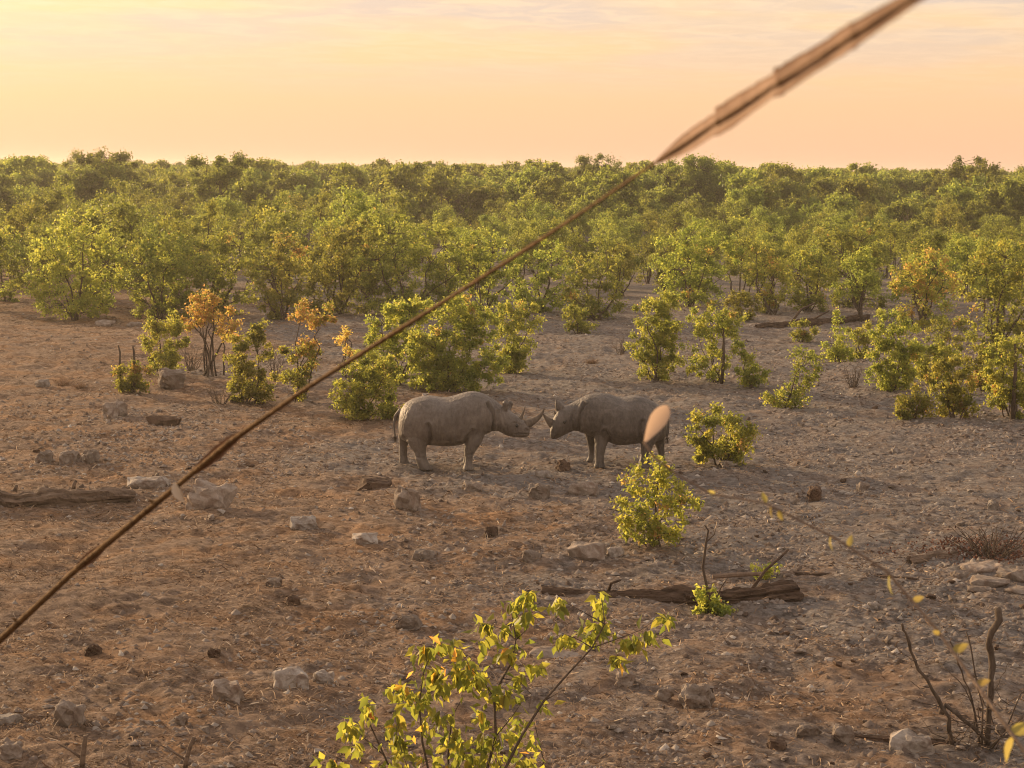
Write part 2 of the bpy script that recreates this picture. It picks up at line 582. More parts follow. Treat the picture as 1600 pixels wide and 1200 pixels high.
def make_plant(lobes, seed, leaf=0.10, density=420, stems=4, stem_r=0.045, base_spread=0.12, orange=0.01, tone=0.42,
               shell=0.55, bare=None, cluster=0.22, fork=0.45, mat=None, twig_sides=3):
    """lobes: (cx,cy,cz,rx,ry,rz[,orange]) in metres above the base. Returns (wood mesh, leaf mesh)"""
    rng = np.random.default_rng(seed)
    wood = MB()
    P = []; val = []
    tops = []
    vol = [l[3] * l[4] * l[5] for l in lobes]
    order = np.argsort([-v for v in vol])
    stem_pts = []
    for i in range(stems):
        l = lobes[order[i % len(lobes)]]
        ang = rng.uniform(0, 2 * math.pi)
        b = np.array([math.cos(ang) * base_spread * rng.uniform(0.2, 1), math.sin(ang) * base_spread * rng.uniform(0.2, 1), -0.06])
        tip = np.array([l[0] + rng.uniform(-.5, .5) * l[3], l[1] + rng.uniform(-.5, .5) * l[4], l[2] + rng.uniform(-0.1, .55) * l[5]])
        r = stem_r * rng.uniform(0.6, 1.1)
        k = b * (1 - fork) + tip * fork + rng.normal(size=3) * 0.06 * np.linalg.norm(tip)
        pts = limb(wood, b, k, r, r * 0.7, rng, 6, 0.05, 3)
        pts2 = limb(wood, k, tip, r * 0.7, r * 0.25, rng, 5, 0.10, 4)
        stem_pts += pts[1:] + pts2[1:]
    SP = np.array(stem_pts)
    for l in lobes:
        cx, cy, cz, rx, ry, rz = l[:6]
        org = l[6] if len(l) > 6 else orange
        area = (rx * ry + ry * rz + rx * rz) / 3
        nl = int(density * area * 4)
        cr = cluster
        ncl = max(4, int(area * 4 / (cr * cr) * 0.5))
        u = rng.normal(size=(ncl, 3)); u /= np.linalg.norm(u, axis=1, keepdims=True)
        rad = (shell + (1.08 - shell) * rng.uniform(0, 1, ncl) ** 0.7) * rng.uniform(0.82, 1.12, ncl)
        C = np.array([cx, cy, cz]) + u * rad[:, None] * np.array([rx, ry, rz])
        C = C[C[:, 2] > 0.05]
        ncl = len(C)
        for c in C:
            d2 = ((SP - c) ** 2).sum(1) + 0.6 * np.maximum(0, SP[:, 2] - c[2])
            j = int(np.argmin(d2))
            limb(wood, SP[j], c, stem_r * 0.22, stem_r * 0.07, rng, twig_sides, 0.12, 2)
        per = max(3, nl // max(1, ncl))
        sc = cr * rng.uniform(0.45, 1.0, ncl)
        idx = np.repeat(np.arange(ncl), rng.integers(max(2, per // 2), per * 3 // 2 + 2, ncl))
        g = rng.normal(size=(len(idx), 3)) * np.array([0.55, 0.55, 0.48])
        Q = C[idx] + g * sc[idx][:, None]
        clv = rng.normal(0, 0.10, ncl)
        vv = np.clip(tone + clv[idx] + rng.normal(0, 0.14, len(idx)), 0, 0.80)
        clo = rng.uniform(0, 1, ncl) < org * 1.2
        is_o = (rng.uniform(0, 1, len(idx)) < org * 0.6) | (clo[idx] & (rng.uniform(0, 1, len(idx)) < 0.7))
        vv = np.where(is_o, rng.uniform(0.84, 1.0, len(idx)), vv)
        keep = Q[:, 2] > 0.03
        P.append(Q[keep]); val.append(vv[keep])
    P = np.concatenate(P); val = np.concatenate(val)
    for b in (bare or []):      # bare sticks: list of points, radius
        pts, r = b
        wood.tube(pts, [r * (1 - 0.6 * i / (len(pts) - 1)) for i in range(len(pts))], 6)
    V, T, A = leaves(P, leaf, rng, val)
    wm = wood.mesh('wood', M_BARK, True)
    lm = quick_mesh('foliage', V, T, mat or M_LEAF, {'leafv': A})
    return wm, lm


def plant_object(name, meshes, loc, label, cat, group=None, rotz=0.0, scale=1.0, wood_name='trunk', leaf_name='crown'):
    root = link(name, None, None, loc, (0, 0, rotz), (scale,) * 3)
    root.empty_display_size = 0.2
    tag(root, label, cat, group)
    link(wood_name, meshes[0], root)
    tag(link(leaf_name, meshes[1], root), kind='stuff')
    return root


# --- woodland tree kinds
def random_tree(seed, h, w, low, orange=0.03, leaf=0.14, density=270, n=7, stems=5, tone=0.40, flat=1.0):
    r = np.random.default_rng(seed)
    lobes = []
    for i in range(n):
        a = 2 * math.pi * (i + r.uniform(0, 1)) / n
        q = r.uniform(0.25, 0.62) * w / 2
        z = h * (low + (1 - low) * r.uniform(0.18, 0.78))
        rad = w / 2 * r.uniform(0.34, 0.52)
        rz = rad * r.uniform(0.6, 0.95) * flat
        z = min(z, h - rz)
        lobes.append((math.cos(a) * q, math.sin(a) * q, max(z, rz * 0.8 + 0.1), rad, rad, rz))
    lobes.append((0, 0, h - w * 0.2 * flat, w * 0.27, w * 0.27, w * 0.2 * flat))
    return make_plant(lobes, seed + 1, leaf=leaf, density=density, stems=stems, stem_r=0.075, base_spread=0.35,
                      orange=orange, tone=tone, cluster=0.42, shell=0.5)


KINDS = []
for k in range(11):
    rr = np.random.default_rng(100 + k)
    KINDS.append(random_tree(200 + 7 * k, rr.uniform(3.2, 4.8), rr.uniform(3.2, 4.7), rr.uniform(0.04, 0.26),
                             orange=[0.0, 0.0, 0.0, 0.012, 0.0, 0.0, 0.0, 0.006, 0.0, 0.0, 0.0][k],
                             tone=rr.uniform(0.24, 0.50), n=int(rr.integers(6, 9)), stems=int(rr.integers(4, 7))))
FAR = [random_tree(400 + 9 * k, 4.6 + 0.3 * k, 4.3, 0.15, leaf=0.24, density=160, n=7, stems=3, orange=0.0, tone=0.20 + 0.05 * k) for k in range(4)]


def px_at_depth(x, y):
    return 800 + F * x / y


placed = []


def clear_of(x, y, dmin):
    for (a, b, c) in placed:
        if (a - x) ** 2 + (b - y) ** 2 < (0.5 * (dmin + c)) ** 2:
            return False
    return True


# --- trees that stand out
def lobes_px(base, spec):
    """spec in photograph pixels: (px, py, rx, ry[, orange]) measured on the plane through the base"""
    g, s = on_ground(*base)
    out = []
    rr = np.random.default_rng(int(base[0] * 3 + base[1]))
    for q in spec:
        px, py, rx, ry = q[:4]
        l = [(px - base[0]) / s, rr.uniform(-0.35, 0.35) * rx / s, (base[1] - py) / s * 1.02, rx / s, rx / s * 0.9, ry / s]
        if len(q) > 4:
            l.append(q[4])
        out.append(tuple(l))
    return g, s, out


def px_tree(name, base, spec, label, cat='tree', group=None, **kw):
    if kw.pop('skirt', False):      # foliage down to the ground
        x0 = min(q[0] - q[2] for q in spec); x1 = max(q[0] + q[2] for q in spec)
        w_ = (x1 - x0) / 2
        h_ = base[1] - min(q[1] - q[3] for q in spec)
        spec = list(spec) + [(base[0] - w_ * .32, base[1] - h_ * .15, w_ * .42, h_ * .17), (base[0] + w_ * .32, base[1] - h_ * .13, w_ * .42, h_ * .15)]
    gr = kw.pop('grow', 1.0)
    spec = [(q[0], q[1], q[2] * gr, q[3] * gr) + tuple(q[4:]) for q in spec]
    g, s, lb = lobes_px(base, spec)
    wn = kw.pop('wood_name', 'trunk'); ln = kw.pop('leaf_name', 'crown')
    m = make_plant(lb, int(base[0] * 7 + base[1] * 3), **kw)
    o = plant_object(name, m, g, label, cat, group, wood_name=wn, leaf_name=ln)
    placed.append((g.x, g.y, 2.2))
    return o


BIG = dict(grow=1.28, leaf=0.20, density=280, stems=5, stem_r=0.17, base_spread=0.3, cluster=0.55, fork=0.4, tone=0.22, orange=0.0)
px_tree('mopane_tree', (1088, 372), [(1058, 285, 26, 22), (1085, 266, 30, 17), (1118, 276, 22, 18), (1048, 312, 24, 20), (1122, 308, 22, 22), (1085, 300, 36, 30), (1100, 290, 30, 24)],
        'broad dark green tree on the skyline right under the reed stalk', group=None, **BIG)
px_tree('mopane_tree', (1506, 372), [(1478, 286, 22, 14), (1510, 266, 28, 13), (1542, 278, 22, 14), (1458, 308, 16, 12), (1534, 302, 26, 13), (1562, 294, 14, 9), (1495, 300, 22, 14), (1512, 285, 28, 16)],
        'tall flat-topped dark tree with forked trunk at far right skyline', **BIG)
px_tree('mopane_tree', (928, 362), [(905, 268, 18, 14), (932, 262, 20, 12), (955, 274, 16, 12), (915, 290, 16, 10), (940, 290, 16, 11)],
        'dark round-topped tree on the skyline left of the stalk', **BIG)
px_tree('mopane_tree', (165, 372), [(135, 268, 26, 20), (165, 256, 28, 16), (200, 268, 22, 18), (120, 295, 24, 22), (175, 292, 36, 22), (210, 300, 16, 16)],
        'wide dark tree on the skyline at upper left', **BIG)
px_tree('mopane_tree', (334, 385), [(320, 270, 22, 16), (350, 268, 20, 14), (372, 262, 14, 18), (335, 300, 26, 18)],
        'leaning tree with dark visible trunk on the left skyline', **BIG)
px_tree('mopane_tree', (1330, 352), [(1320, 284, 18, 10), (1345, 288, 16, 9), (1360, 296, 14, 10)],
        'small flat-topped tree on the skyline between two large dark trees', **BIG)


def dead_tree(seed, h):
    rng = np.random.default_rng(seed)
    mb = MB()

    def grow(p, d, ln, r, lev):
        q = p
        pts = [p]; dd = np.array(d)
        for i in range(4):
            dd = dd + rng.normal(size=3) * 0.22
            dd /= np.linalg.norm(dd)
            q = q + dd * ln / 4
            pts.append(q)
        mb.tube(pts, [r * (1 - 0.13 * i) for i in range(5)], 5, cap=False)
        if lev < 5:
            for i in range(3 if lev < 3 else 2):
                nd = dd + rng.normal(size=3) * 0.62
                nd[2] += 0.15
                nd /= np.linalg.norm(nd)
                grow(pts[-1] if i else pts[3], nd, ln * rng.uniform(0.55, 0.82), r * 0.55, lev + 1)
    grow(np.array([0, 0, -0.1]), np.array([0.05, 0, 1.0]), h * 0.36, 0.13, 0)
    return mb.mesh('dead_wood', M_BARK, True)


DEADS = ((430, 372, 5.2, 15, 'leafless dead tree poking up left of the two bare skyline trees'), (1255, 362, 5.0, 21, 'bare grey tree among crowns right of the reed stalk'),
         (640, 420, 4.2, 27, 'bare dead tree among crowns just above the thicket'), (1400, 400, 4.6, 33, 'bare dead tree left of the tall flat-topped tree'))
for (px, py, h, sd, lab) in DEADS + ((703, 382, 6.4, 5, 'leafless dead tree with bare crooked branches on the skyline'),
                             (738, 376, 5.6, 9, 'smaller leafless dead tree just right of the taller bare one')):
    g, s = on_ground(px, py)
    o = link('dead_tree', None, None, g)
    tag(o, lab, 'tree')
    link('trunk', dead_tree(sd, h), o)
    placed.append((g.x, g.y, 3))

# --- front row of the woodland
MIDT = dict(skirt=True, leaf=0.125, density=390, stems=5, stem_r=0.06, base_spread=0.3, cluster=0.27)
FRONT = [
    ((115, 500), [(85, 400, 42, 48), (130, 370, 48, 42), (165, 420, 34, 42), (110, 450, 46, 42), (65, 440, 28, 40), (150, 470, 28, 24)], 'bright yellow-green multi-stemmed tree at left edge of the woodland', dict(tone=0.6)),
    ((250, 498), [(215, 430, 40, 46), (255, 400, 44, 36), (295, 430, 36, 46), (245, 462, 46, 32)], 'bushy green tree right of the bright yellow-green tree', {}),
    ((345, 492), [(320, 410, 38, 38), (360, 395, 36, 34), (380, 440, 30, 40), (330, 455, 36, 30)], 'green tree directly behind the orange-leaved shrub', {}),
    ((440, 500), [(420, 420, 34, 36), (450, 395, 28, 26, .2), (465, 440, 28, 30), (430, 460, 32, 26)], 'thin-stemmed tree with yellow tips in woodland front row', dict(tone=0.55)),
    ((530, 490), [(500, 400, 46, 42), (550, 380, 44, 38), (575, 430, 34, 42), (510, 445, 44, 36)], 'dense green tree left of the tall front-row tree', {}),
    ((640, 492), [(590, 410, 40, 36), (630, 375, 48, 34), (680, 385, 46, 36), (700, 430, 36, 36), (630, 435, 52, 38)], 'large rounded green tree behind the leafy thicket', {}),
    ((755, 490), [(735, 420, 34, 34), (775, 400, 36, 34), (790, 440, 28, 30), (745, 385, 28, 24)], 'green tree with a dark trunk showing behind the thicket', {}),
    ((840, 488), [(820, 430, 32, 34), (855, 410, 34, 34), (880, 445, 26, 32), (840, 462, 36, 22)], 'green tree left of the clearing gap, mid picture', {}),
    ((930, 500), [(905, 440, 30, 38), (940, 415, 32, 36), (960, 455, 26, 34), (915, 478, 34, 20)], 'green tree behind and left of the upright bush', {}),
    ((1078, 478), [(1050, 395, 36, 34), (1085, 375, 38, 32), (1120, 395, 32, 34), (1070, 425, 42, 28), (1110, 435, 28, 26)], 'open green tree with dark trunk, centre right', {}),
    ((1206, 492), [(1190, 410, 26, 36, .12), (1210, 440, 22, 32, .12), (1200, 466, 14, 20, .2)], 'narrow yellowish tree with a leaning pale stem', dict(tone=0.58)),
    ((1262, 488), [(1245, 425, 30, 34), (1275, 415, 28, 34), (1262, 458, 32, 26)], 'yellow-green tree right of the narrow leaning tree', dict(tone=0.52)),
    ((1340, 482), [(1310, 395, 34, 36), (1345, 380, 34, 34), (1360, 430, 26, 36), (1320, 440, 30, 30)], 'dark green tree left of the orange tinged tree', dict(tone=0.30)),
    ((1440, 512), [(1415, 440, 28, 30, .35), (1450, 425, 32, 30, .35), (1475, 455, 26, 34, .3), (1430, 470, 30, 28, .3)], 'orange tinged tree with yellowing leaves at right', dict(tone=0.66)),
    ((1562, 545), [(1530, 435, 34, 38), (1570, 410, 42, 38), (1610, 440, 40, 46), (1545, 475, 34, 28), (1590, 490, 36, 32)], 'large leafy green tree at the right edge', dict(tone=0.45)),
    ((8, 470), [(-20, 395, 40, 34), (15, 380, 34, 30), (30, 420, 24, 24)], 'tree with a slim dark trunk at far left edge', dict(stems=3)),
]
for b, sp, lab, kw in FRONT:
    d = dict(MIDT); d.update(kw)
    px_tree('mopane_tree', b, sp, lab, group='trees along the front of the woodland', **d)

# --- how the other trees are told apart: which landmark they stand behind, and how far back
ORD = ['first', 'second', 'third', 'fourth', 'fifth', 'sixth', 'seventh', 'eighth', 'ninth', 'tenth', 'eleventh', 'twelfth', 'thirteenth', 'fourteenth', 'fifteenth', 'sixteenth', 'seventeenth', 'eighteenth',
       'nineteenth', 'twentieth', 'twenty-first', 'twenty-second', 'twenty-third', 'twenty-fourth', 'twenty-fifth', 'twenty-sixth', 'twenty-seventh', 'twenty-eighth', 'twenty-ninth', 'thirtieth']
ORD += ['thirty-' + o for o in ORD[:9]] + ['fortieth']
MARKS = [(20, 'the far left trunk'), (110, 'the bright yellow-green tree'), (205, 'the bare upright stems'), (260, 'the slim green bush'), (335, 'the orange-leaved shrub'), (395, 'the upright green bush'), (480, 'the two-tiered bush'),
         (560, 'the low rounded bush'), (640, 'the left end of the thicket'), (715, 'the largest thicket bush'), (806, 'the right end of the thicket'), (880, 'the gap above the rhino horns'), (950, 'the right rhino'), (1026, 'the tall upright bush'),
         (1120, 'the umbrella-shaped bush'), (1200, 'the narrow leaning tree'), (1262, 'the slanting sparse bush'), (1320, 'the slender loose bush'), (1388, 'the tall dense bush'), (1440, 'the orange tinged tree'), (1500, 'the pale green bush'), (1580, 'the right edge tree')]


def woodland_label(x, y):
    def mark(p):
        return min(MARKS, key=lambda m: abs(m[0] - p))[1]
    me_ = mark(px_at_depth(x, y))
    same = sorted(q[1] for q in cand if mark(px_at_depth(q[0], q[1])) == me_)
    k = same.index(y)
    return 'green woodland tree, %s one back in line behind %s' % (ORD[min(k, len(ORD) - 1)], me_)


# --- the rest of the woodland: nearest trees as objects, what lies beyond as one mass
rnd = random.Random(11)


def edge_depth(px):
    if px < 850:
        return 55
    if px < 1000:
        return 57
    if px < 1330:
        return 60
    return 54


cand = []
tries = 0
while len(cand) < 284 and tries < 60000:
    tries += 1
    y = DK * (53 + 76 * (len(cand) / 284) + rnd.uniform(0, 9))
    x = rnd.uniform(-0.50, 0.47) * y / DK
    px = px_at_depth(x, y)
    if y < edge_depth(px) * DK or px < -110 or px > 1690:
        continue
    if not clear_of(x, y, 2.9 + y * 0.006):
        continue
    sc = rnd.uniform(0.74, 1.06) * (.74 + .46 * float(vnoise(x / 11, y / 11, 77))) * (1.10 if px < 600 else 0.97)
    placed.append((x, y, 2.9 + y * 0.006))
    cand.append((x, y, sc))
for i, (x, y, sc) in enumerate(cand):
    plant_object('mopane_tree', KINDS[rnd.randrange(len(KINDS))], (x, y, gz(x, y) - 0.02),
                 woodland_label(x, y), 'tree', 'trees within the dense woodland', rnd.uniform(0, 6.28), sc)

# distant woodland
pts = []
for (y0, y1, area) in ((160, 300, 14.0), (300, 500, 22.0), (500, 850, 32.0), (850, 1550, 80.0)):
    n = int(0.5 * 0.98 / DK * (y1 ** 2 - y0 ** 2) / area)
    yy = np.sqrt(rng.uniform(y0 ** 2, y1 ** 2, n))
    xx = rng.uniform(-0.49, 0.49, n) * yy / DK
    pts.append(np.stack([xx, yy, ground_z(xx, yy) * 0.5], -1))
pts = np.concatenate(pts)
if True:
    far_old = [(a, b) for (a, b, c) in placed if b > 140]
    fo = np.array(far_old)
    near_mask = pts[:, 1] < 230
    keep = np.ones(len(pts), bool)
    idx = np.where(near_mask)[0]
    d2 = ((pts[idx, None, :2] - fo[None]) ** 2).sum(-1).min(1)
    keep[idx[d2 < 2.6 ** 2]] = False
    pts = pts[keep]
pm = bpy.data.meshes.new('distant_woodland')
pm.from_pydata(pts.tolist(), [], [])
wood_far = link('distant_woodland', pm)
tag(wood_far, 'unbroken far woodland of olive green crowns reaching the horizon', 'woodland', kind='stuff')
srcs = []
for k in range(4):
    x = (-0.36, -0.12, 0.1, 0.33)[k] * 150
    o = plant_object('mopane_tree', FAR[k], (x, 150 * DK + k, gz(x, 150 * DK)), 'farthest single green tree in line behind ' + ('the slim green bush', 'the two-tiered bush', 'the tall upright bush', 'the pale green bush')[k], 'tree', 'trees within the dense woodland')
    srcs.append([c for c in o.children if c.get('kind') == 'stuff'][0])
ng = bpy.data.node_groups.new('distant_woodland', 'GeometryNodeTree')
ng.interface.new_socket('Geometry', in_out='INPUT', socket_type='NodeSocketGeometry')
ng.interface.new_socket('Geometry', in_out='OUTPUT', socket_type='NodeSocketGeometry')
gi = ng.nodes.new('NodeGroupInput'); go = ng.nodes.new('NodeGroupOutput')
m2p = ng.nodes.new('GeometryNodeMeshToPoints')
ng.links.new(gi.outputs[0], m2p.inputs[0])
joi = ng.nodes.new('GeometryNodeJoinGeometry')
for o in srcs:
    oi = ng.nodes.new('GeometryNodeObjectInfo')
    oi.transform_space = 'ORIGINAL'
    oi.inputs['Object'].default_value = o
    oi.inputs['As Instance'].default_value = True
    ng.links.new(oi.outputs['Geometry'], joi.inputs[0])
iop = ng.nodes.new('GeometryNodeInstanceOnPoints')
iop.inputs['Pick Instance'].default_value = True
ng.links.new(m2p.outputs[0], iop.inputs['Points'])
ng.links.new(joi.outputs[0], iop.inputs['Instance'])
ri = ng.nodes.new('FunctionNodeRandomValue'); ri.data_type = 'INT'
ri.inputs[4].default_value = 0; ri.inputs[5].default_value = 3
ng.links.new(ri.outputs[2], iop.inputs['Instance Index'])
rv = ng.nodes.new('FunctionNodeRandomValue'); rv.data_type = 'FLOAT_VECTOR'
rv.inputs[0].default_value = (0, 0, 0); rv.inputs[1].default_value = (0, 0, 6.28)
ng.links.new(rv.outputs[0], iop.inputs['Rotation'])
rs = ng.nodes.new('FunctionNodeRandomValue'); rs.data_type = 'FLOAT'
rs.inputs[2].default_value = 0.66; rs.inputs[3].default_value = 1.40
ng.links.new(rs.outputs[1], iop.inputs['Scale'])
ng.links.new(iop.outputs[0], go.inputs[0])
md = wood_far.modifiers.new('woodland', 'NODES')
md.node_group = ng

# ------------------------------------------------------------------ bushes in the clearing
BUSH = dict(grow=1.10, leaf=0.085, density=1500, stems=5, stem_r=0.030, base_spread=0.16, cluster=0.17, shell=0.45, tone=0.54, skirt=True, orange=0.02, wood_name='stem', leaf_name='foliage')
BUSHES = [
    ((205, 612), [(200, 580, 16, 22), (222, 582, 18, 24, .2), (195, 600, 14, 12)], 'low green bush with two bare upright dead stems at left',
     dict(bare=[([(-0.30, 0, 0), (-0.33, 0, 0.6), (-0.31, 0.02, 1.15), (-0.36, 0, 1.35)], 0.05), ([(0.08, 0, 0), (0.10, 0.02, 0.7), (0.09, 0, 1.2), (0.06, 0, 1.32)], 0.055), ([(-0.33, 0, .5), (-0.5, 0, .8)], 0.02)])),
    ((256, 588), [(262, 505, 22, 18), (250, 535, 28, 26), (262, 565, 26, 20), (276, 530, 16, 22)], 'slim green bush left of the orange-leaved shrub', {}),
    ((334, 588), [(318, 480, 22, 24, .95), (338, 492, 24, 20, .9), (362, 510, 22, 20, .8), (300, 505, 16, 18, .9), (335, 462, 10, 10, 1.0)], 'orange-leaved shrub with bare dark stems', dict(skirt=False, tone=0.75, stems=9, stem_r=0.038, base_spread=0.45, fork=0.6, shell=0.3, density=1128)),
    ((388, 632), [(375, 560, 22, 34), (400, 555, 26, 38), (390, 602, 34, 26), (412, 525, 12, 18)], 'upright green bush in front of the orange-leaved shrub', {}),
    ((468, 628), [(487, 492, 34, 17, .55), (470, 560, 26, 26, .15), (458, 595, 24, 26), (485, 545, 16, 16, .4)], 'two-tiered bush with a yellow-orange upper tuft', dict(skirt=False, stems=6, fork=0.6)),
    ((540, 590), [(536, 528, 16, 14, .8), (545, 552, 12, 12, .5)], 'small dry bush with pinkish orange tips left of the thicket', dict(skirt=False, stems=7, base_spread=0.25, density=891, tone=0.7)),
    ((572, 655), [(560, 610, 34, 34), (595, 595, 34, 38), (575, 570, 28, 24), (545, 630, 24, 22), (605, 630, 24, 22)], 'low rounded green bush behind the left rhino', {}),
    ((625, 600), [(610, 510, 34, 32), (645, 490, 34, 22), (600, 550, 28, 32), (650, 540, 28, 36)], 'tall yellow-green bush at the left of the thicket', dict(tone=0.55)),
    ((700, 612), [(665, 560, 34, 38), (705, 520, 42, 42), (745, 510, 34, 34), (750, 565, 36, 38), (700, 585, 44, 26), (725, 480, 28, 14), (655, 545, 20, 30)], 'largest bush of the thicket, right behind the left rhino', dict(tone=0.5)),
    ((806, 582), [(800, 495, 28, 24), (822, 500, 20, 24), (805, 540, 28, 30), (790, 562, 20, 18)], 'yellow-green bush at the right end of the thicket', dict(tone=0.55)),
    ((1026, 595), [(1015, 490, 30, 28), (1042, 500, 20, 34), (1010, 535, 28, 30), (1035, 555, 28, 36), (1030, 470, 22, 14)], 'tall upright green bush behind the right rhino', dict(tone=0.55)),
    ((1122, 597), [(1105, 500, 26, 18), (1135, 505, 26, 22), (1098, 540, 16, 30), (1118, 560, 16, 30), (1092, 575, 14, 16)], 'umbrella-shaped bush with a bare trunk at right of centre', dict(skirt=False, tone=0.55, bare=[([(0.08, -0.25, 0), (0.13, -0.28, .9), (0.10, -.25, 1.7)], 0.06)])),
    ((1172, 606), [(1160, 550, 14, 16), (1178, 590, 22, 14), (1165, 575, 14, 14)], 'small bush beside the umbrella-shaped bush', {}),
    ((1234, 638), [(1218, 622, 18, 12), (1240, 605, 18, 16), (1258, 570, 24, 22), (1268, 590, 14, 16)], 'slanting sparse bush at right of centre', dict(density=980, tone=0.48)),
    ((1310, 565), [(1312, 500, 13, 16), (1300, 530, 16, 18), (1322, 538, 14, 18), (1306, 552, 18, 12)], 'slender loose bush before the fallen dark log', dict(density=891)),
    ((1388, 612), [(1380, 515, 26, 26), (1405, 530, 28, 36), (1372, 560, 22, 36), (1400, 580, 28, 28), (1420, 560, 18, 30)], 'tall dense green bush in the right cluster', dict(tone=0.52)),
    ((1428, 656), [(1415, 640, 20, 14), (1440, 632, 20, 16), (1425, 620, 14, 12)], 'low spreading bush at the front of the right cluster', dict(tone=0.6)),
    ((1492, 655), [(1478, 585, 28, 26), (1505, 595, 24, 30), (1470, 620, 20, 20), (1500, 632, 24, 20)], 'bushy green shrub between the low bush and right edge', dict(tone=0.58)),
    ((1578, 650), [(1560, 560, 28, 30), (1590, 545, 26, 30), (1565, 605, 28, 28), (1598, 600, 26, 36)], 'tall shrub with a dark trunk at the right edge', dict(tone=0.58, bare=[([(0, -.3, 0), (.02, -.3, 1.2), (0, -.25, 2.0)], 0.07)])),
    ((1482, 566), [(1465, 515, 20, 20), (1492, 510, 18, 20), (1478, 540, 26, 16)], 'pale green bush behind the right cluster', dict(tone=0.45, density=980)),
    ((1455, 600), [(1445, 560, 22, 24), (1468, 552, 20, 24), (1455, 580, 24, 16)], 'rounded bush between the tall dense bush and bushy shrub', dict(tone=0.55)),
    ((1538, 612), [(1528, 565, 20, 26), (1545, 550, 18, 22), (1536, 590, 22, 16)], 'upright bush just left of the right edge shrub', dict(tone=0.5)),
    ((1345, 560), [(1338, 530, 15, 16), (1352, 520, 14, 18)], 'small green bush behind and left of the tall dense bush', dict(tone=0.55)),
    ((1255, 535), [(1250, 512, 16, 14), (1264, 518, 12, 12)], 'small faint bush in front of the dark fallen trunk', dict(tone=0.45)),
    ((905, 520), [(898, 490, 18, 20), (915, 496, 16, 18)], 'small green bush at the woodland edge above the rhinos', dict(tone=0.5)),
    ((1160, 500), [(1150, 470, 18, 18), (1170, 476, 16, 16)], 'small bush at the woodland edge behind the umbrella-shaped bush', dict(tone=0.5)),
    ((1124, 728), [(1095, 668, 22, 20), (1130, 660, 28, 22), (1155, 685, 26, 24), (1105, 700, 28, 20), (1140, 705, 30, 18)], 'round green bush to the right of the right rhino', dict(tone=0.55, orange=0.03)),
    ((1018, 855), [(1020, 745, 32, 26), (1045, 770, 32, 26), (990, 765, 18, 20), (1010, 805, 38, 24), (1070, 800, 22, 18), (1015, 835, 30, 16), (975, 800, 16, 22)], 'yellow-green bush in front of the right rhino',
     dict(tone=0.59, orange=0.03, leaf=0.085, density=980, cluster=0.12, stem_r=0.02)),
    ((1115, 957), [(1108, 925, 20, 18), (1125, 935, 22, 16), (1105, 945, 22, 10)], 'leafy sprout with tall bare twig in front of the near log',
     dict(tone=0.55, leaf=0.075, density=1247, cluster=0.10, stem_r=0.016,
          bare=[([(-0.05, -0.05, 0), (-0.1, -0.05, .35), (-.18, -.05, .7), (-.14, -.05, 1.1), (-.11, -.05, 1.28), (-.17, -.05, 1.36)], 0.028), ([(-.14, -.05, 1.1), (-.02, -.05, 1.22), (0.0, -.05, 1.3)], 0.012), ([(-0.05, 0, 0), (0.1, 0, .4), (.2, 0, .55)], 0.015)])),
    ((1200, 905), [(1190, 890, 16, 11), (1208, 888, 16, 10)], 'small bright green tuft growing behind the near log', dict(tone=0.61, leaf=0.07, density=1544, cluster=0.10, stem_r=0.012)),
]
for b, sp, lab, kw in BUSHES:
    d = dict(BUSH); d.update(kw)
    px_tree('bush', b, sp, lab, 'bush', group='bushes in the clearing', **d)


# dry twig bushes and grass tufts
def twig_bush(seed, h, w, n, r=0.012):
    rng = np.random.default_rng(seed)
    mb = MB()
    for i in range(n):
        a = rng.uniform(0, 6.28); q = rng.uniform(0, 1) ** .5 * w
        tip = np.array([math.cos(a) * q, math.sin(a) * q, h * rng.uniform(0.45, 1)])
        b = np.array([math.cos(a) * q * .2, math.sin(a) * q * .2, -0.03])
        p = limb(mb, b, tip, r, r * 0.35, rng, 4, 0.1, 4)
        for j in range(2):
            k = p[rng.integers(1, 4)]
            limb(mb, k, k + rng.normal(size=3) * 0.22 * h + np.array([0, 0, .12 * h]), r * .5, r * .2, rng, 3, 0.1, 2)
    return mb.mesh('twigs', M_BARK, False)


def grass_tuft(seed, h, w, n):
    rng = np.random.default_rng(seed)
    base = np.stack([rng.normal(0, w * .3, n), rng.normal(0, w * .3, n), np.full(n, -0.02)], -1)
    tip = base + np.stack([rng.normal(0, w * .7, n), rng.normal(0, w * .7, n), h * rng.uniform(.4, 1, n)], -1)
    side = rng.normal(size=(n, 3)); side[:, 2] = 0
    side *= 0.007 / np.linalg.norm(side, axis=1, keepdims=True)
    V = np.stack([base - side, base + side, tip], 1).reshape(-1, 3)
    T = (np.arange(n) * 3)[:, None] + np.array([0, 1, 2])
    return quick_mesh('grass_blades', V, T, M_STRAW, {'leafv': np.clip(rng.normal(.5, .2, n), 0, 1)})


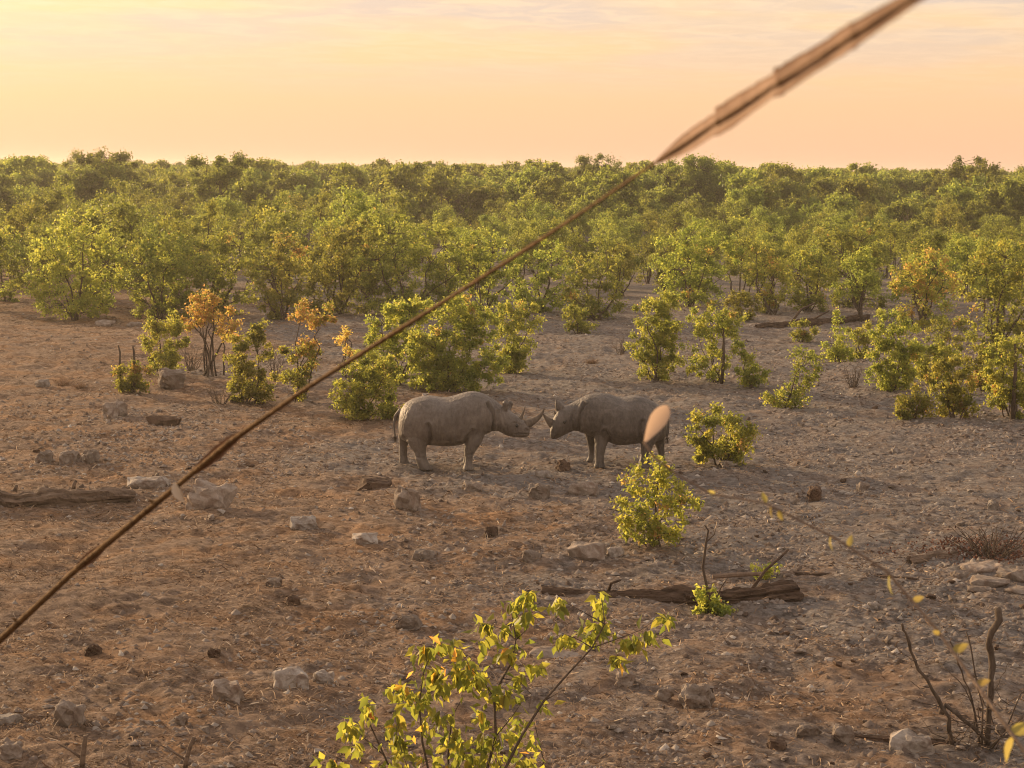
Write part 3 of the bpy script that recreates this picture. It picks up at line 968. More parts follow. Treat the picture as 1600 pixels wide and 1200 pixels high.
for (px, py, h, w, n, lab) in ((970, 556, .75, .35, 16, 'small grey leafless twig bush left of the tall upright bush'),
                               (300, 578, .9, .5, 18, 'bare grey twigs under the orange-leaved shrub'),
                               (1332, 606, .8, .3, 16, 'dry brown twig bush at the foot of the tall dense bush'),
                               (432, 596, 1.4, .35, 12, 'thin bare bush between the upright bush and the two-tiered bush'),
                               (1548, 872, .55, .9, 40, 'low tangle of reddish brown dry brush above the pale slabs'),
                               (550, 600, .8, .45, 16, 'low bare twigs at the left foot of the thicket'),
                               (345, 632, .55, .5, 14, 'tangle of low dry twigs left of the upright green bush')):
    g, s = on_ground(px, py)
    o = link('twig_bush', None, None, g)
    tag(o, lab, 'bush', 'bare twig bushes')
    link('twigs', twig_bush(px, h, w, n), o)
for (px, py, h, w, lab) in ((925, 566, .28, .28, 'small dry grass tuft in the open gap above the rhinos'),
                            (100, 602, .32, .42, 'brown grass tuft beside a pale stone at far left'),
                            (124, 607, .22, .3, 'lesser brown grass tuft right of the far left tuft')):
    g, s = on_ground(px, py)
    o = link('grass_tuft', grass_tuft(px, h, w, 220), None, g)
    tag(o, lab, 'grass', 'dry grass tufts')


# ------------------------------------------------------------------ rhinos
def rhino(name, K, base_px, facing, skin, label):
    """K holds the side profile in crop pixels (434.6 per metre)"""
    S = 434.6
    x0, z0 = K['origin']
    sg = K['sign']
    lift = K.get('lift', 0.0)
    X = lambda c: sg * (c - x0) / S
    Z = lambda c: (z0 - c) / S
    bm = bmesh.new()
    NS = 24

    def loft(rings):
        vr = [[bm.verts.new(p) for p in r] for r in rings]
        for a, b in zip(vr[:-1], vr[1:]):
            for i in range(len(a)):
                j = (i + 1) % len(a)
                bm.faces.new((a[i], a[j], b[j], b[i]))
        for r in (vr[0], vr[-1]):
            c = sum((v.co for v in r), Vector()) / len(r)
            cv = bm.verts.new(c)
            for i in range(len(r)):
                bm.faces.new((r[i], r[(i + 1) % len(r)], cv))

    def spline(rows, k=4):
        rows = np.array(rows, float)
        out = []
        n = len(rows)
        for i in range(n - 1):
            p0, p1, p2, p3 = rows[max(i - 1, 0)], rows[i], rows[i + 1], rows[min(i + 2, n - 1)]
            for j in range(k):
                t = j / k
                out.append(0.5 * ((2 * p1) + (-p0 + p2) * t + (2 * p0 - 5 * p1 + 4 * p2 - p3) * t * t + (-p0 + 3 * p1 - 3 * p2 + p3) * t ** 3))
        out.append(rows[-1])
        return out

    def vertical(rows):
        rings = []
        for (cx, top, bot, hw, yc) in spline([(r + (0,))[:5] for r in rows]):
            zc, h = (Z(top) + Z(bot)) / 2 + lift * yc, abs(Z(top) - Z(bot)) / 2
            rings.append([(X(cx), yc + hw * math.copysign(abs(math.cos(a)) ** 0.9, math.cos(a)),
                           zc + h * math.copysign(abs(math.sin(a)) ** 0.92, math.sin(a))) for a in [2 * math.pi * i / NS for i in range(NS)]])
        loft(rings)
    vertical(K['body'])
    vertical(K['head'])
    for rows, yc, taper in K['legs']:
        rings = []
        for (cy, xl, xr) in spline(rows):
            xm, hx = (X(xl) + X(xr)) / 2, abs(X(xr) - X(xl)) / 2
            hy = min(hx * 0.92, 0.24)
            zz = Z(cy)
            yy = yc * (0.75 + 0.25 * min(1, max(0, (cy - 500) / 150)))
            rings.append([(xm + hx * math.cos(a), yy + hy * math.sin(a), zz) for a in [2 * math.pi * i / 16 for i in range(16)]])
        loft(rings)

    def cone(pts, rad, flat=1.0, seg=12):
        pts = [Vector(p) for p in pts]
        rings = []
        for i, p in enumerate(pts):
            t = (pts[min(i + 1, len(pts) - 1)] - pts[max(0, i - 1)]).normalized()
            u = Vector((0, 1, 0)); w = t.cross(u).normalized(); u = w.cross(t)
            rings.append([p + (w * math.cos(a) * flat + u * math.sin(a)) * rad[i] for a in [2 * math.pi * k / seg for k in range(seg)]])
        loft(rings)
    for pts, rad, flat in K['ears']:
        cone([(X(p[0]), p[2], Z(p[1]) + lift * p[2]) for p in pts], rad, flat)
    tp = K['tail']
    cone([(X(p[0]), p[2], Z(p[1])) for p in tp[0]], tp[1])
    bmesh.ops.recalc_face_normals(bm, faces=bm.faces)
    me = bpy.data.meshes.new('body_shape')
    bm.to_mesh(me); bm.free()
    tmp = bpy.data.objects.new('tmp', me)
    COL.objects.link(tmp)
    rm = tmp.modifiers.new('r', 'REMESH'); rm.mode = 'VOXEL'; rm.voxel_size = 0.021; rm.use_smooth_shade = True
    sm = tmp.modifiers.new('s', 'SMOOTH'); sm.factor = 0.5; sm.iterations = 5
    dg = bpy.context.evaluated_depsgraph_get()
    body_me = bpy.data.meshes.new_from_object(tmp.evaluated_get(dg))
    bpy.data.objects.remove(tmp)
    body_me.name = 'rhino_body'
    # skin folds pressed into the sides
    n = len(body_me.vertices)
    co = np.empty(n * 3, np.float32); body_me.vertices.foreach_get('co', co)
    no = np.empty(n * 3, np.float32); body_me.vertex_normals.foreach_get('vector', no)
    co = co.reshape(-1, 3).astype(float); no = no.reshape(-1, 3)
    disp = np.zeros(n)
    for line, depth, width in K['folds']:
        best = np.full(n, 1e9)
        ln = [(X(a), Z(b)) for a, b in line]
        for (a, b) in zip(ln[:-1], ln[1:]):
            a = np.array(a); b = np.array(b)
            t = np.clip(((co[:, [0, 2]] - a) @ (b - a)) / ((b - a) @ (b - a)), 0, 1)
            d = np.linalg.norm(co[:, [0, 2]] - (a + t[:, None] * (b - a)), axis=1)
            best = np.minimum(best, d)
        disp -= depth * np.exp(-(best / width) ** 2) - depth * 0.5 * np.exp(-((best - width * 2.2) / width) ** 2)
    co += no * (disp * np.clip(np.abs(no[:, 1]) * 1.6, 0, 1))[:, None]
    body_me.vertices.foreach_set('co', co.astype(np.float32).ravel())
    body_me.materials.clear(); body_me.materials.append(skin)
    body_me.polygons.foreach_set('use_smooth', np.ones(len(body_me.polygons), bool))
    body_me.update()
    g, s = on_ground(*base_px)
    root = link(name, None, None, (g.x, g.y, g.z - 0.015), (0, 0, facing))
    tag(root, label, 'rhinoceros', 'rhinos facing each other')
    link('body', body_me, root)
    for hn, pts, rad in K['horns']:
        mb = MB()
        P = spline([(X(p[0]), p[2], Z(p[1]) + lift * p[2]) for p in pts], 5)
        rr = np.interp(np.linspace(0, 1, len(P)), np.linspace(0, 1, len(rad)), rad)
        mb.tube(P, list(rr), 14)
        link(hn, mb.mesh(hn, M_HORN, True), root)
    for (ex, ey, yy) in K['eyes']:
        b2 = bmesh.new()
        bmesh.ops.create_uvsphere(b2, u_segments=12, v_segments=8, radius=0.034)
        m2 = bpy.data.meshes.new('eye'); b2.to_mesh(m2); b2.free()
        m2.materials.append(M_EYE)
        m2.polygons.foreach_set('use_smooth', [True] * len(m2.polygons))
        link('eye', m2, root, (X(ex), yy, Z(ey) + lift * abs(yy)))
    mb = MB()
    tx, ty, tl = K['tuft']
    r_ = np.random.default_rng(3)
    for i in range(26):
        a = Vector((X(tx) + r_.normal() * .014, tl + r_.normal() * .014, Z(ty)))
        b = a + Vector((r_.normal() * .03, r_.normal() * .03, -r_.uniform(.06, .17)))
        mb.tube([a, (a + b) / 2, b], [.006, .005, .002], 3)
    link('tail_tuft', mb.mesh('tail_tuft', M_BARK), root)
    return root


K1 = dict(origin=(520, 850), sign=1,
          body=[(142, 400, 520, .10), (162, 318, 565, .28), (200, 250, 600, .42), (260, 205, 622, .52), (340, 178, 634, .58), (430, 166, 632, .64), (520, 178, 642, .68),
                (600, 180, 646, .70), (680, 160, 640, .68), (760, 134, 622, .61), (840, 120, 600, .54), (920, 134, 562, .48), (980, 160, 525, .42), (1040, 194, 498, .36), (1090, 228, 498, .30), (1130, 262, 508, .25)],
          head=[(1050, 240, 480, .24), (1110, 255, 508, .27), (1170, 288, 540, .255), (1230, 325, 553, .225), (1290, 372, 556, .19), (1335, 398, 556, .165), (1365, 420, 550, .135), (1385, 450, 528, .08)],
          legs=[([(480, 780, 970), (540, 778, 955), (600, 782, 930), (660, 784, 888), (720, 780, 856), (780, 775, 850), (815, 764, 858), (850, 750, 868)], -.30, 0),
                ([(480, 750, 940), (600, 762, 905), (660, 765, 868), (720, 764, 840), (780, 758, 834), (815, 750, 842), (836, 740, 850)], .30, 0),
                ([(440, 210, 450), (520, 205, 452), (580, 222, 440), (640, 262, 416), (690, 296, 412), (740, 306, 418), (785, 318, 436), (820, 330, 460), (850, 342, 482)], -.30, 0),
                ([(440, 150, 380), (520, 140, 320), (580, 136, 262), (640, 140, 232), (700, 140, 222), (780, 142, 226), (825, 142, 242), (850, 146, 250)], .28, 0)],
          ears=[([(1150, 300, -.13), (1155, 260, -.16), (1160, 220, -.18), (1166, 186, -.185)], [.05, .06, .075, .015], 1.15),
                ([(1180, 305, .12), (1192, 265, .16), (1202, 235, .17), (1210, 215, .175)], [.05, .058, .065, .015], 1.15)],
          tail=([(165, 300, 0), (118, 360, 0), (101, 430, 0), (102, 500, 0), (112, 560, 0)], [.05, .045, .035, .028, .024]), tuft=(112, 560, 0),
          folds=[([(985, 225), (1030, 300), (1046, 390), (1030, 485)], .055, .026), ([(438, 410), (456, 470), (462, 540), (448, 600)], .05, .03), ([(850, 470), (800, 530), (775, 600)], .035, .035),
                 ([(200, 545), (225, 560)], .02, .03), ([(1085, 300), (1100, 400), (1080, 480)], .02, .03), ([(1235, 515), (1300, 512), (1372, 520)], .03, .013), ([(1352, 470), (1366, 485)], .03, .016), ([(1120, 330), (1150, 430), (1130, 510)], .012, .022), ([(990, 250), (1000, 350), (985, 450)], .014, .03), ([(330, 260), (300, 380), (330, 500)], .010, .05), ([(1225, 405), (1262, 408), (1290, 425)], .014, .016), ([(560, 300), (540, 420), (560, 560)], .014, .03), ([(640, 290), (625, 420), (640, 560)], .014, .03), ([(720, 300), (700, 420), (710, 540)], .014, .03), ([(790, 700), (850, 705)], .012, .018), ([(310, 730), (410, 735)], .012, .018), ([(905, 240), (930, 330), (960, 430)], .008, .05)],
          horns=[('front_horn', [(1352, 432, 0), (1412, 404, 0), (1468, 364, 0), (1504, 318, 0), (1522, 272, 0)], [.11, .08, .054, .032, .005]),
                 ('rear_horn', [(1292, 395, 0), (1312, 345, 0), (1330, 300, 0), (1342, 258, 0)], [.05, .034, .02, .005])],
          eyes=[(1264, 436, -.195), (1264, 436, .195)])
K2 = dict(origin=(860, 835), sign=-1, lift=.145,
          body=[(1354, 400, 520, .10), (1338, 320, 560, .28), (1292, 262, 592, .42), (1222, 212, 602, .52), (1135, 172, 612, .58), (1050, 157, 622, .64), (960, 172, 634, .68),
                (890, 176, 634, .68), (800, 146, 608, .62), (710, 137, 585, .54), (620, 148, 550, .48), (550, 178, 522, .42), (490, 212, 502, .36, .04), (440, 240, 505, .31, .09), (410, 262, 515, .26, .13)],
          head=[(510, 238, 492, .26, .03), (455, 246, 508, .29, .10), (400, 258, 532, .29, .18), (350, 278, 560, .27, .25), (305, 318, 580, .24, .31), (272, 378, 588, .20, .35), (250, 438, 584, .155, .37), (236, 505, 566, .08, .38)],
          legs=[([(480, 560, 740), (540, 572, 720), (600, 592, 690), (660, 608, 674), (720, 618, 670), (770, 614, 670), (800, 600, 668), (822, 590, 666)], -.27, 0),
                ([(470, 640, 840), (540, 652, 815), (600, 662, 788), (680, 668, 766), (740, 672, 756), (790, 668, 758), (815, 660, 766), (836, 655, 774)], .30, 0),
                ([(460, 1070, 1330), (540, 1095, 1290), (600, 1105, 1240), (660, 1106, 1210), (720, 1100, 1196), (780, 1086, 1192), (810, 1074, 1194), (835, 1066, 1200)], .30, 0),
                ([(460, 1130, 1350), (540, 1180, 1352), (600, 1225, 1352), (660, 1260, 1350), (720, 1280, 1352), (780, 1284, 1356), (810, 1282, 1364), (826, 1280, 1374)], -.28, 0)],
          ears=[([(345, 320, .30), (325, 280, .34), (305, 240, .36), (286, 205, .37)], [.06, .085, .05, .008], 1.25),
                ([(430, 275, -.02), (470, 262, -.06), (515, 258, -.1), (555, 255, -.12)], [.05, .07, .055, .012], 1.1)],
          tail=([(1330, 300, 0), (1362, 360, 0), (1372, 430, 0), (1372, 500, 0), (1366, 560, 0)], [.05, .045, .035, .028, .024]), tuft=(1366, 560, 0),
          folds=[([(560, 230), (525, 310), (508, 400), (515, 490)], .05, .028), ([(1105, 380), (1085, 460), (1092, 560)], .045, .035), ([(760, 470), (800, 540), (815, 590)], .035, .035), ([(460, 300), (445, 400), (460, 490)], .02, .026), ([(980, 300), (1000, 420), (985, 560)], .008, .03), ([(900, 290), (915, 420), (900, 560)], .008, .03), ([(590, 240), (600, 340), (640, 450)], .014, .04)],
          horns=[('front_horn', [(285, 455, .34), (244, 430, .37), (214, 404, .39), (188, 374, .40), (163, 342, .40)], [.13, .092, .06, .034, .005]),
                 ('rear_horn', [(312, 385, .29), (288, 350, .31), (272, 318, .32)], [.06, .036, .005])],
          eyes=[(372, 425, .505)])
rhino('black_rhinoceros', K1, (684.5, 728), 0.0, M_SKIN, 'dusty grey-brown rhino facing right, standing left of the pair')
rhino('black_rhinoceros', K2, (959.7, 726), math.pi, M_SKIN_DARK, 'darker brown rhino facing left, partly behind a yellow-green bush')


# ------------------------------------------------------------------ rocks
def rock_mesh(seed, sx, sy, sz, npts=20, mat=None, bevel=0.05, rough=0.03):
    """angular block: hull of scattered points, edges worn"""
    r = random.Random(seed)
    bm = bmesh.new()
    for i in range(npts):
        v = Vector((r.gauss(0, 1), r.gauss(0, 1), r.gauss(0, 1))).normalized()
        v = Vector([math.copysign(abs(c) ** 0.55, c) for c in v])
        v *= r.uniform(0.72, 1.0)
        bm.verts.new((v.x * sx * .5, v.y * sy * .5, v.z * sz * .5 + sz * .32))
    res = bmesh.ops.convex_hull(bm, input=bm.verts)
    junk = [e for e in res['geom_interior'] + res['geom_unused'] if isinstance(e, bmesh.types.BMVert)]
    if junk:
        bmesh.ops.delete(bm, geom=list(set(junk)), context='VERTS')
    if bevel:
        bmesh.ops.bevel(bm, geom=list(bm.edges), offset=bevel * min(sx, sz), segments=1, affect='EDGES', clamp_overlap=True)
        bmesh.ops.triangulate(bm, faces=bm.faces)
        bmesh.ops.subdivide_edges(bm, edges=[e for e in bm.edges if e.calc_length() > .25 * sx], cuts=1)
        bmesh.ops.triangulate(bm, faces=bm.faces)
        bmesh.ops.subdivide_edges(bm, edges=[e for e in bm.edges if e.calc_length() > .10 * sx], cuts=1)
        bmesh.ops.triangulate(bm, faces=bm.faces)
        cs = np.array([v.co[:] for v in bm.verts]) / max(sx, .05)
        q = vnoise(cs[:, 0] * 5 + cs[:, 2] * 3, cs[:, 1] * 5 + cs[:, 2] * 4, seed) - .5 + .6 * (vnoise(cs[:, 0] * 13 + cs[:, 2] * 9, cs[:, 1] * 13 - cs[:, 2] * 8, seed + 1) - .5)
        bm.normal_update()
        for v, d in zip(bm.verts, q):
            v.co += v.normal * float(d) * rough * 3.2 * min(sx, sz)
    bmesh.ops.recalc_face_normals(bm, faces=bm.faces)
    me = bpy.data.meshes.new('rock')
    bm.to_mesh(me); bm.free()
    me.materials.append(mat or M_STONE)
    return me


ROCKS = [   # px, py of the foot, width and height in pixels, material, label
    (270, 607, 52, 30, 0, 'rounded grey boulder at the foot of the slim green bush'),
    (180, 656, 32, 30, 0, 'upright blocky grey stone at left below the bare stems'),
    (257, 664, 64, 20, 2, 'long low brown clod right of the upright blocky stone'),
    (142, 724, 28, 24, 0, 'pointed grey-brown stone, right of a pair at left'),
    (107, 726, 34, 22, 0, 'rounded grey stone, left of the pointed one at left'),
    (70, 722, 30, 20, 0, 'half-buried stone left of the pair of stones at left'),
    (65, 606, 26, 12, 1, 'small pale stone beside the far left grass tuft'),
    (230, 763, 72, 22, 1, 'flat pale slab left of the reed stalk'),
    (328, 800, 84, 46, 0, 'largest grey block, at the right of the reed stalk'),
    (475, 823, 52, 22, 1, 'pale flat-topped brick-shaped stone at left of centre'),
    (585, 766, 62, 22, 2, 'low brown stone under the left rhino'),
    (638, 795, 52, 38, 0, 'cracked tilted grey rock below the left rhino'),
    (571, 848, 48, 14, 1, 'flat pale stone left of centre below the cracked rock'),
    (738, 769, 34, 16, 0, 'small flat stone between cracked rock and the dark-topped block'),
    (840, 779, 42, 26, 0, 'squared grey block below the gap between the rhinos'),
    (768, 838, 26, 20, 2, 'small brown rounded stone below centre'),
    (848, 747, 28, 10, 1, 'small white stone just below the rhino horns'),
    (912, 773, 58, 20, 0, 'broad flat grey stone below the right rhino'),
    (1272, 781, 24, 26, 2, 'dark brown upright stone in the open ground at right'),
    (1346, 771, 22, 16, 0, 'small round grey stone right of the dark brown one'),
    (1551, 799, 20, 18, 1, 'small pale stone near the right edge'),
    (1140, 729, 36, 10, 1, 'pale flat stone at the foot of the round bush'),
    (1398, 703, 14, 9, 1, 'tiny pale stone in open ground right of the round bush'),
    (428, 916, 28, 13, 0, 'small smooth grey stone in the straw at left'),
    (458, 945, 26, 16, 2, 'dark broken stone below the small smooth grey stone'),
    (640, 982, 48, 22, 0, 'half-buried smooth grey rock above the sapling'),
    (456, 1074, 68, 30, 1, 'white rock, larger of the two at lower left'),
    (507, 1068, 40, 20, 1, 'white rock, smaller of the two at lower left'),
    (356, 1094, 54, 34, 0, 'brown-grey rock left of the two white rocks'),
    (107, 1137, 58, 42, 0, 'squat pale brown rock at lower left'),
    (230, 1138, 26, 20, 0, 'small rock right of the squat pale brown rock'),
    (283, 1132, 24, 20, 0, 'second small rock right of the squat pale brown rock'),
    (14, 1130, 48, 14, 1, 'flat pale stone at the lower left edge'),
    (18, 1188, 44, 26, 0, 'pale rock in the lower left corner'),
    (144, 1026, 28, 20, 2, 'small dark clod in the straw at left'),
    (334, 1028, 20, 14, 2, 'tiny dark clod left of the white rocks'),
    (1090, 1108, 58, 42, 0, 'grey angular rock at lower right of the sapling'),
    (1037, 1095, 32, 24, 0, 'dark grey rock just left of the angular rock'),
    (1425, 1178, 80, 36, 1, 'whitish angular block beneath the dead shrub'),
    (866, 1025, 84, 12, 0, 'long flat slab behind the sapling'),
    (662, 874, 44, 16, 0, 'flat greyish slab above the sapling, left of centre'),
    (830, 876, 34, 18, 0, 'pale grey stone above the left end of the near log'),
    (915, 872, 72, 24, 0, 'broad pale slab above the near log'),
    (960, 868, 28, 16, 1, 'small light stone on the right of the broad pale slab'),
    (978, 1066, 36, 22, 0, 'stone beside the sapling branch at right'),
    (1365, 952, 24, 12, 1, 'small pale stone above the dead shrub'),
    (1262, 1150, 40, 20, 0, 'grey stone left of the whitish angular block'),
    (1318, 1160, 44, 26, 0, 'grey stone nearest the left side of the whitish block'),
    (1215, 1170, 40, 16, 2, 'brown stone at the bottom right foreground'),
    (1568, 1150, 30, 20, 0, 'stone right of the dead shrub base'),
    (1528, 892, 78, 15, 0, 'broad pale weathered slab at the right edge'),
    (1585, 905, 60, 14, 0, 'pale slab at the right edge beside the broad weathered slab'),
    (1545, 912, 70, 12, 0, 'grey slab in front of the broad weathered slab'),
    (1500, 905, 36, 10, 0, 'small flat stone left of the broad weathered slab'),
    (1592, 926, 56, 12, 0, 'lowest grey slab at the right edge below the pale slabs'),
    (1530, 926, 44, 10, 0, 'small pale flat stone below the broad weathered slab'),
    (1100, 955, 26, 14, 2, 'small pinkish brown stone at the foot of the sprout'),
    (880, 735, 26, 18, 2, 'brown lump on the ground under the rhino heads'),
    (620, 517, 40, 10, 0, 'pale flat stone at woodland edge'),
    (165, 512, 34, 10, 0, 'flat stone at the woodland edge, left'),
    (212, 512, 28, 9, 0, 'lesser flat stone at the woodland edge, left'),
]
for i, (px, py, w, h, mt, lab) in enumerate(ROCKS):
    g, s = on_ground(px, py - 0.12 * h)
    sx = w / s * 1.02
    sz = h / s * 1.42
    sy = max(sx * 0.75, sz * 0.9) if h > 0.4 * w else sx * 0.8
    me = rock_mesh(31 + i * 3, sx, sy, sz, 26, (M_STONE, M_STONE_PALE, M_STONE_DARK)[mt], 0.06, 0.06)
    o = link('rock', me, None, (g.x, g.y, g.z - sz * 0.16), (0, 0, rnd.uniform(-.3, .3)))
    tag(o, lab, 'rock', 'rocks in the clearing')

# loose stones that can still be picked out
STV = [rock_mesh(900 + k, 1.0, rnd.uniform(.6, .95), rnd.uniform(.32, .62), 13, M_STONE, 0) for k in range(12)]
STV += [rock_mesh(950 + k, 1.0, rnd.uniform(.6, .95), rnd.uniform(.3, .5), 13, M_STONE_PALE, 0) for k in range(4)]
STV += [rock_mesh(970 + k, 1.0, rnd.uniform(.6, .95), rnd.uniform(.4, .6), 13, M_STONE_DARK, 0) for k in range(4)]
n = 0
STN = []
while n < 235:
    px, py = rnd.uniform(0, 1600), rnd.uniform(590, 1200)
    p = 0.30
    if px < 320 and 630 < py < 745:
        p = 1.0
    if px > 1150 and py > 900:
        p = 1.0
    if px > 1180 and 660 < py < 900:
        p = 0.6
    if px < 620 and py > 820:
        p = 0.12
    if rnd.random() > p or (630 < px < 1050 and 690 < py < 735):
        continue
    g, s = on_ground(px, py)
    w = rnd.choice((9, 10, 11, 12, 13, 15, 18, 22)) * (0.75 + 0.35 * (py - 590) / 600) / s
    o = link('stone', STV[rnd.randrange(len(STV))], None, (g.x, g.y, g.z - 0.06 * w), (rnd.uniform(-.2, .2), rnd.uniform(-.2, .2), rnd.uniform(0, 6.28)), (w, w, w))
    STN.append((px, py, o))
    n += 1


SMARK = [(270, 600, 'the rounded grey boulder'), (180, 645, 'the upright blocky stone'), (257, 656, 'the long brown clod'), (125, 716, 'the pair of stones at left'), (230, 755, 'the flat pale slab'), (328, 782, 'the largest grey block'),
         (475, 814, 'the brick-shaped stone'), (100, 790, 'the thick weathered log'), (585, 758, 'the low brown stone'), (638, 778, 'the cracked tilted rock'), (571, 843, 'the flat stone below the cracked rock'), (840, 768, 'the squared grey block'),
         (768, 830, 'the small brown round stone'), (912, 766, 'the broad flat stone below the right rhino'), (1272, 770, 'the dark brown upright stone'), (1551, 792, 'the small pale stone near the right edge'), (1124, 700, 'the round bush'),
         (1018, 830, 'the bush before the right rhino'), (428, 910, 'the small smooth grey stone'), (640, 973, 'the half-buried smooth rock'), (470, 1060, 'the two white rocks'), (356, 1080, 'the brown-grey rock'), (107, 1120, 'the squat pale brown rock'),
         (1090, 1092, 'the grey angular rock'), (1425, 1162, 'the whitish angular block'), (960, 930, 'the left piece of the near log'), (1180, 930, 'the rotten right log'), (1350, 895, 'the half-buried branch log'), (1520, 895, 'the broad weathered slab'),
         (1545, 1050, 'the dead shrub'), (1430, 640, 'the low spreading bush'), (1240, 625, 'the slanting sparse bush'), (1500, 640, 'the bushy green shrub'), (390, 625, 'the upright green bush'), (720, 1100, 'the sapling')]


def ordinal(k):
    return '' if k == 0 else (ORD[k] + ' ' if k < len(ORD) else 'far from but %dth ' % (k + 1))


def px_d(a, b, c, d):
    return (a - c) ** 2 + (b - d) ** 2


for (px, py, o) in STN:
    m_ = min(SMARK, key=lambda q: px_d(px, py, q[0], q[1]))
    rank = sorted(px_d(a, b, m_[0], m_[1]) for a, b, _ in STN).index(px_d(px, py, m_[0], m_[1]))
    tag(o, 'small loose stone, ' + ordinal(rank) + 'nearest to ' + m_[2], 'stone', 'small loose stones')


# gravel, straw and leaf litter: nobody could count them
def scatter(n, lo, hi, zone, seed):
    """ground points spread evenly over what the photograph shows of the clearing"""
    r = np.random.default_rng(seed)
    out = []
    tot = 0
    while tot < n:
        yv = DK * lo * (hi / lo) ** r.uniform(0, 1, n)
        xv = r.uniform(-0.47, 0.47, n) * yv / DK
        k = r.uniform(0, 1, n) < zone(xv, yv)
        out.append(np.stack([xv[k], yv[k]], -1)); tot += int(k.sum())
    q = np.concatenate(out)[:n]
    return np.concatenate([q, ground_z(q[:, 0], q[:, 1])[:, None]], 1)


def z_grav(x, y):
    right = np.clip(0.42 + x * 0.045, 0.12, 1)
    left_patch = np.exp(-((x + 10) / 4.5) ** 2 - ((y - 30 * DK) / (4 * DK)) ** 2)
    return np.clip((right + left_patch) * (0.14 + 1.9 * np.clip(.5 * vnoise(x / 1.7, y / 1.7, 21) + .5 * vnoise(x / 4.3, y / 6.0, 23) - 0.34, 0, 1)), 0, 1)


def z_straw(x, y):
    left = np.clip(0.62 - x * 0.05, 0.15, 1)
    return np.clip(left * (0.2 + 1.6 * np.clip(vnoise(x / 1.1, y / 1.1, 22) - 0.25, 0, 1)), 0, 1)


def make_gravel(n, seed):
    r = np.random.default_rng(seed)
    P = scatter(n, 12.5, 62, z_grav, seed)
    base = np.array([[1, 0, 0], [0.3, 0.9, 0.05], [-0.85, 0.45, 0], [-0.6, -0.7, 0.05], [0.5, -0.8, 0], [0.1, 0.05, 0.75], [-.3, .3, .7]], float)
    fc = np.array([[0, 1, 5], [1, 6, 5], [1, 2, 6], [2, 3, 6], [3, 5, 6], [3, 4, 5], [4, 0, 5]])
    sz = (0.011 + 0.075 * r.uniform(0, 1, n) ** 2.8) * (0.8 + 0.012 * P[:, 1] / DK)
    a = r.uniform(0, 6.28, n)
    V = base[None] * r.uniform(0.55, 1.35, (n, 7, 1))
    V = V * np.stack([np.ones(n), r.uniform(.5, 1, n), r.uniform(.35, 1.0, n)], -1)[:, None]
    ca, sa = np.cos(a)[:, None], np.sin(a)[:, None]
    V = np.stack([V[..., 0] * ca - V[..., 1] * sa, V[..., 0] * sa + V[..., 1] * ca, V[..., 2] - 0.12], -1)
    V = V * sz[:, None, None] + P[:, None]
    T = (np.arange(n) * 7)[:, None, None] + fc[None]
    val = np.repeat(np.clip(r.normal(.42, .25, n), 0, 1), len(fc))
    return quick_mesh('gravel', V.reshape(-1, 3), T.reshape(-1, 3), M_GRAVEL, {'leafv': val})


def make_straw(n, seed):
    r = np.random.default_rng(seed)
    P = scatter(n, 12.5, 62, z_straw, seed)
    ln = r.uniform(.04, .20, n) * (0.8 + .01 * P[:, 1] / DK)
    a = r.uniform(0, 6.28, n)
    d = np.stack([np.cos(a), np.sin(a), r.normal(.08, .22, n)], -1) * ln[:, None]
    s = np.stack([-np.sin(a), np.cos(a), r.normal(0, .6, n)], -1) * (r.uniform(.0022, .0065, n) * (0.8 + .012 * P[:, 1] / DK))[:, None]
    o = P + np.array([0, 0, .012])
    m = o + d * .5 + np.stack([r.normal(0, .01, n), r.normal(0, .01, n), r.uniform(0, .025, n)], -1)
    V = np.stack([o - s, o + s, m + s, m - s, o + d], 1).reshape(-1, 3)
    b = np.arange(n) * 5
    T = np.stack([np.stack([b, b + 1, b + 2], -1), np.stack([b, b + 2, b + 3], -1), np.stack([b + 3, b + 2, b + 4], -1)], 1).reshape(-1, 3)
    return quick_mesh('straw', V, T, M_STRAW, {'leafv': np.repeat(np.clip(r.normal(.45, .24, n), 0, 1), 3)})


tag(link('gravel', make_gravel(70000, 51)), 'grey gravel and stone chips strewn over the clearing', 'gravel', kind='stuff')
tag(link('straw_litter', make_straw(70000, 52)), 'dry straw and stalks strewn over the clearing', 'litter', kind='stuff')
g, s = on_ground(1560, 862)
r_ = np.random.default_rng(8)
q = np.stack([g.x + r_.normal(0, .75, 1700), g.y + r_.normal(0, .55, 1700)], -1)
q = np.concatenate([q, ground_z(q[:, 0], q[:, 1])[:, None] + r_.uniform(0, .07, (1700, 1))], 1)
V, T, A = leaves(q, .06, r_, r_.uniform(0, 1, 1700))
tag(link('red_leaf_litter', quick_mesh('red_leaf_litter', V, T, M_REDLEAF, {'leafv': A})), 'heap of fallen reddish leaves at the right edge', 'litter', kind='stuff')


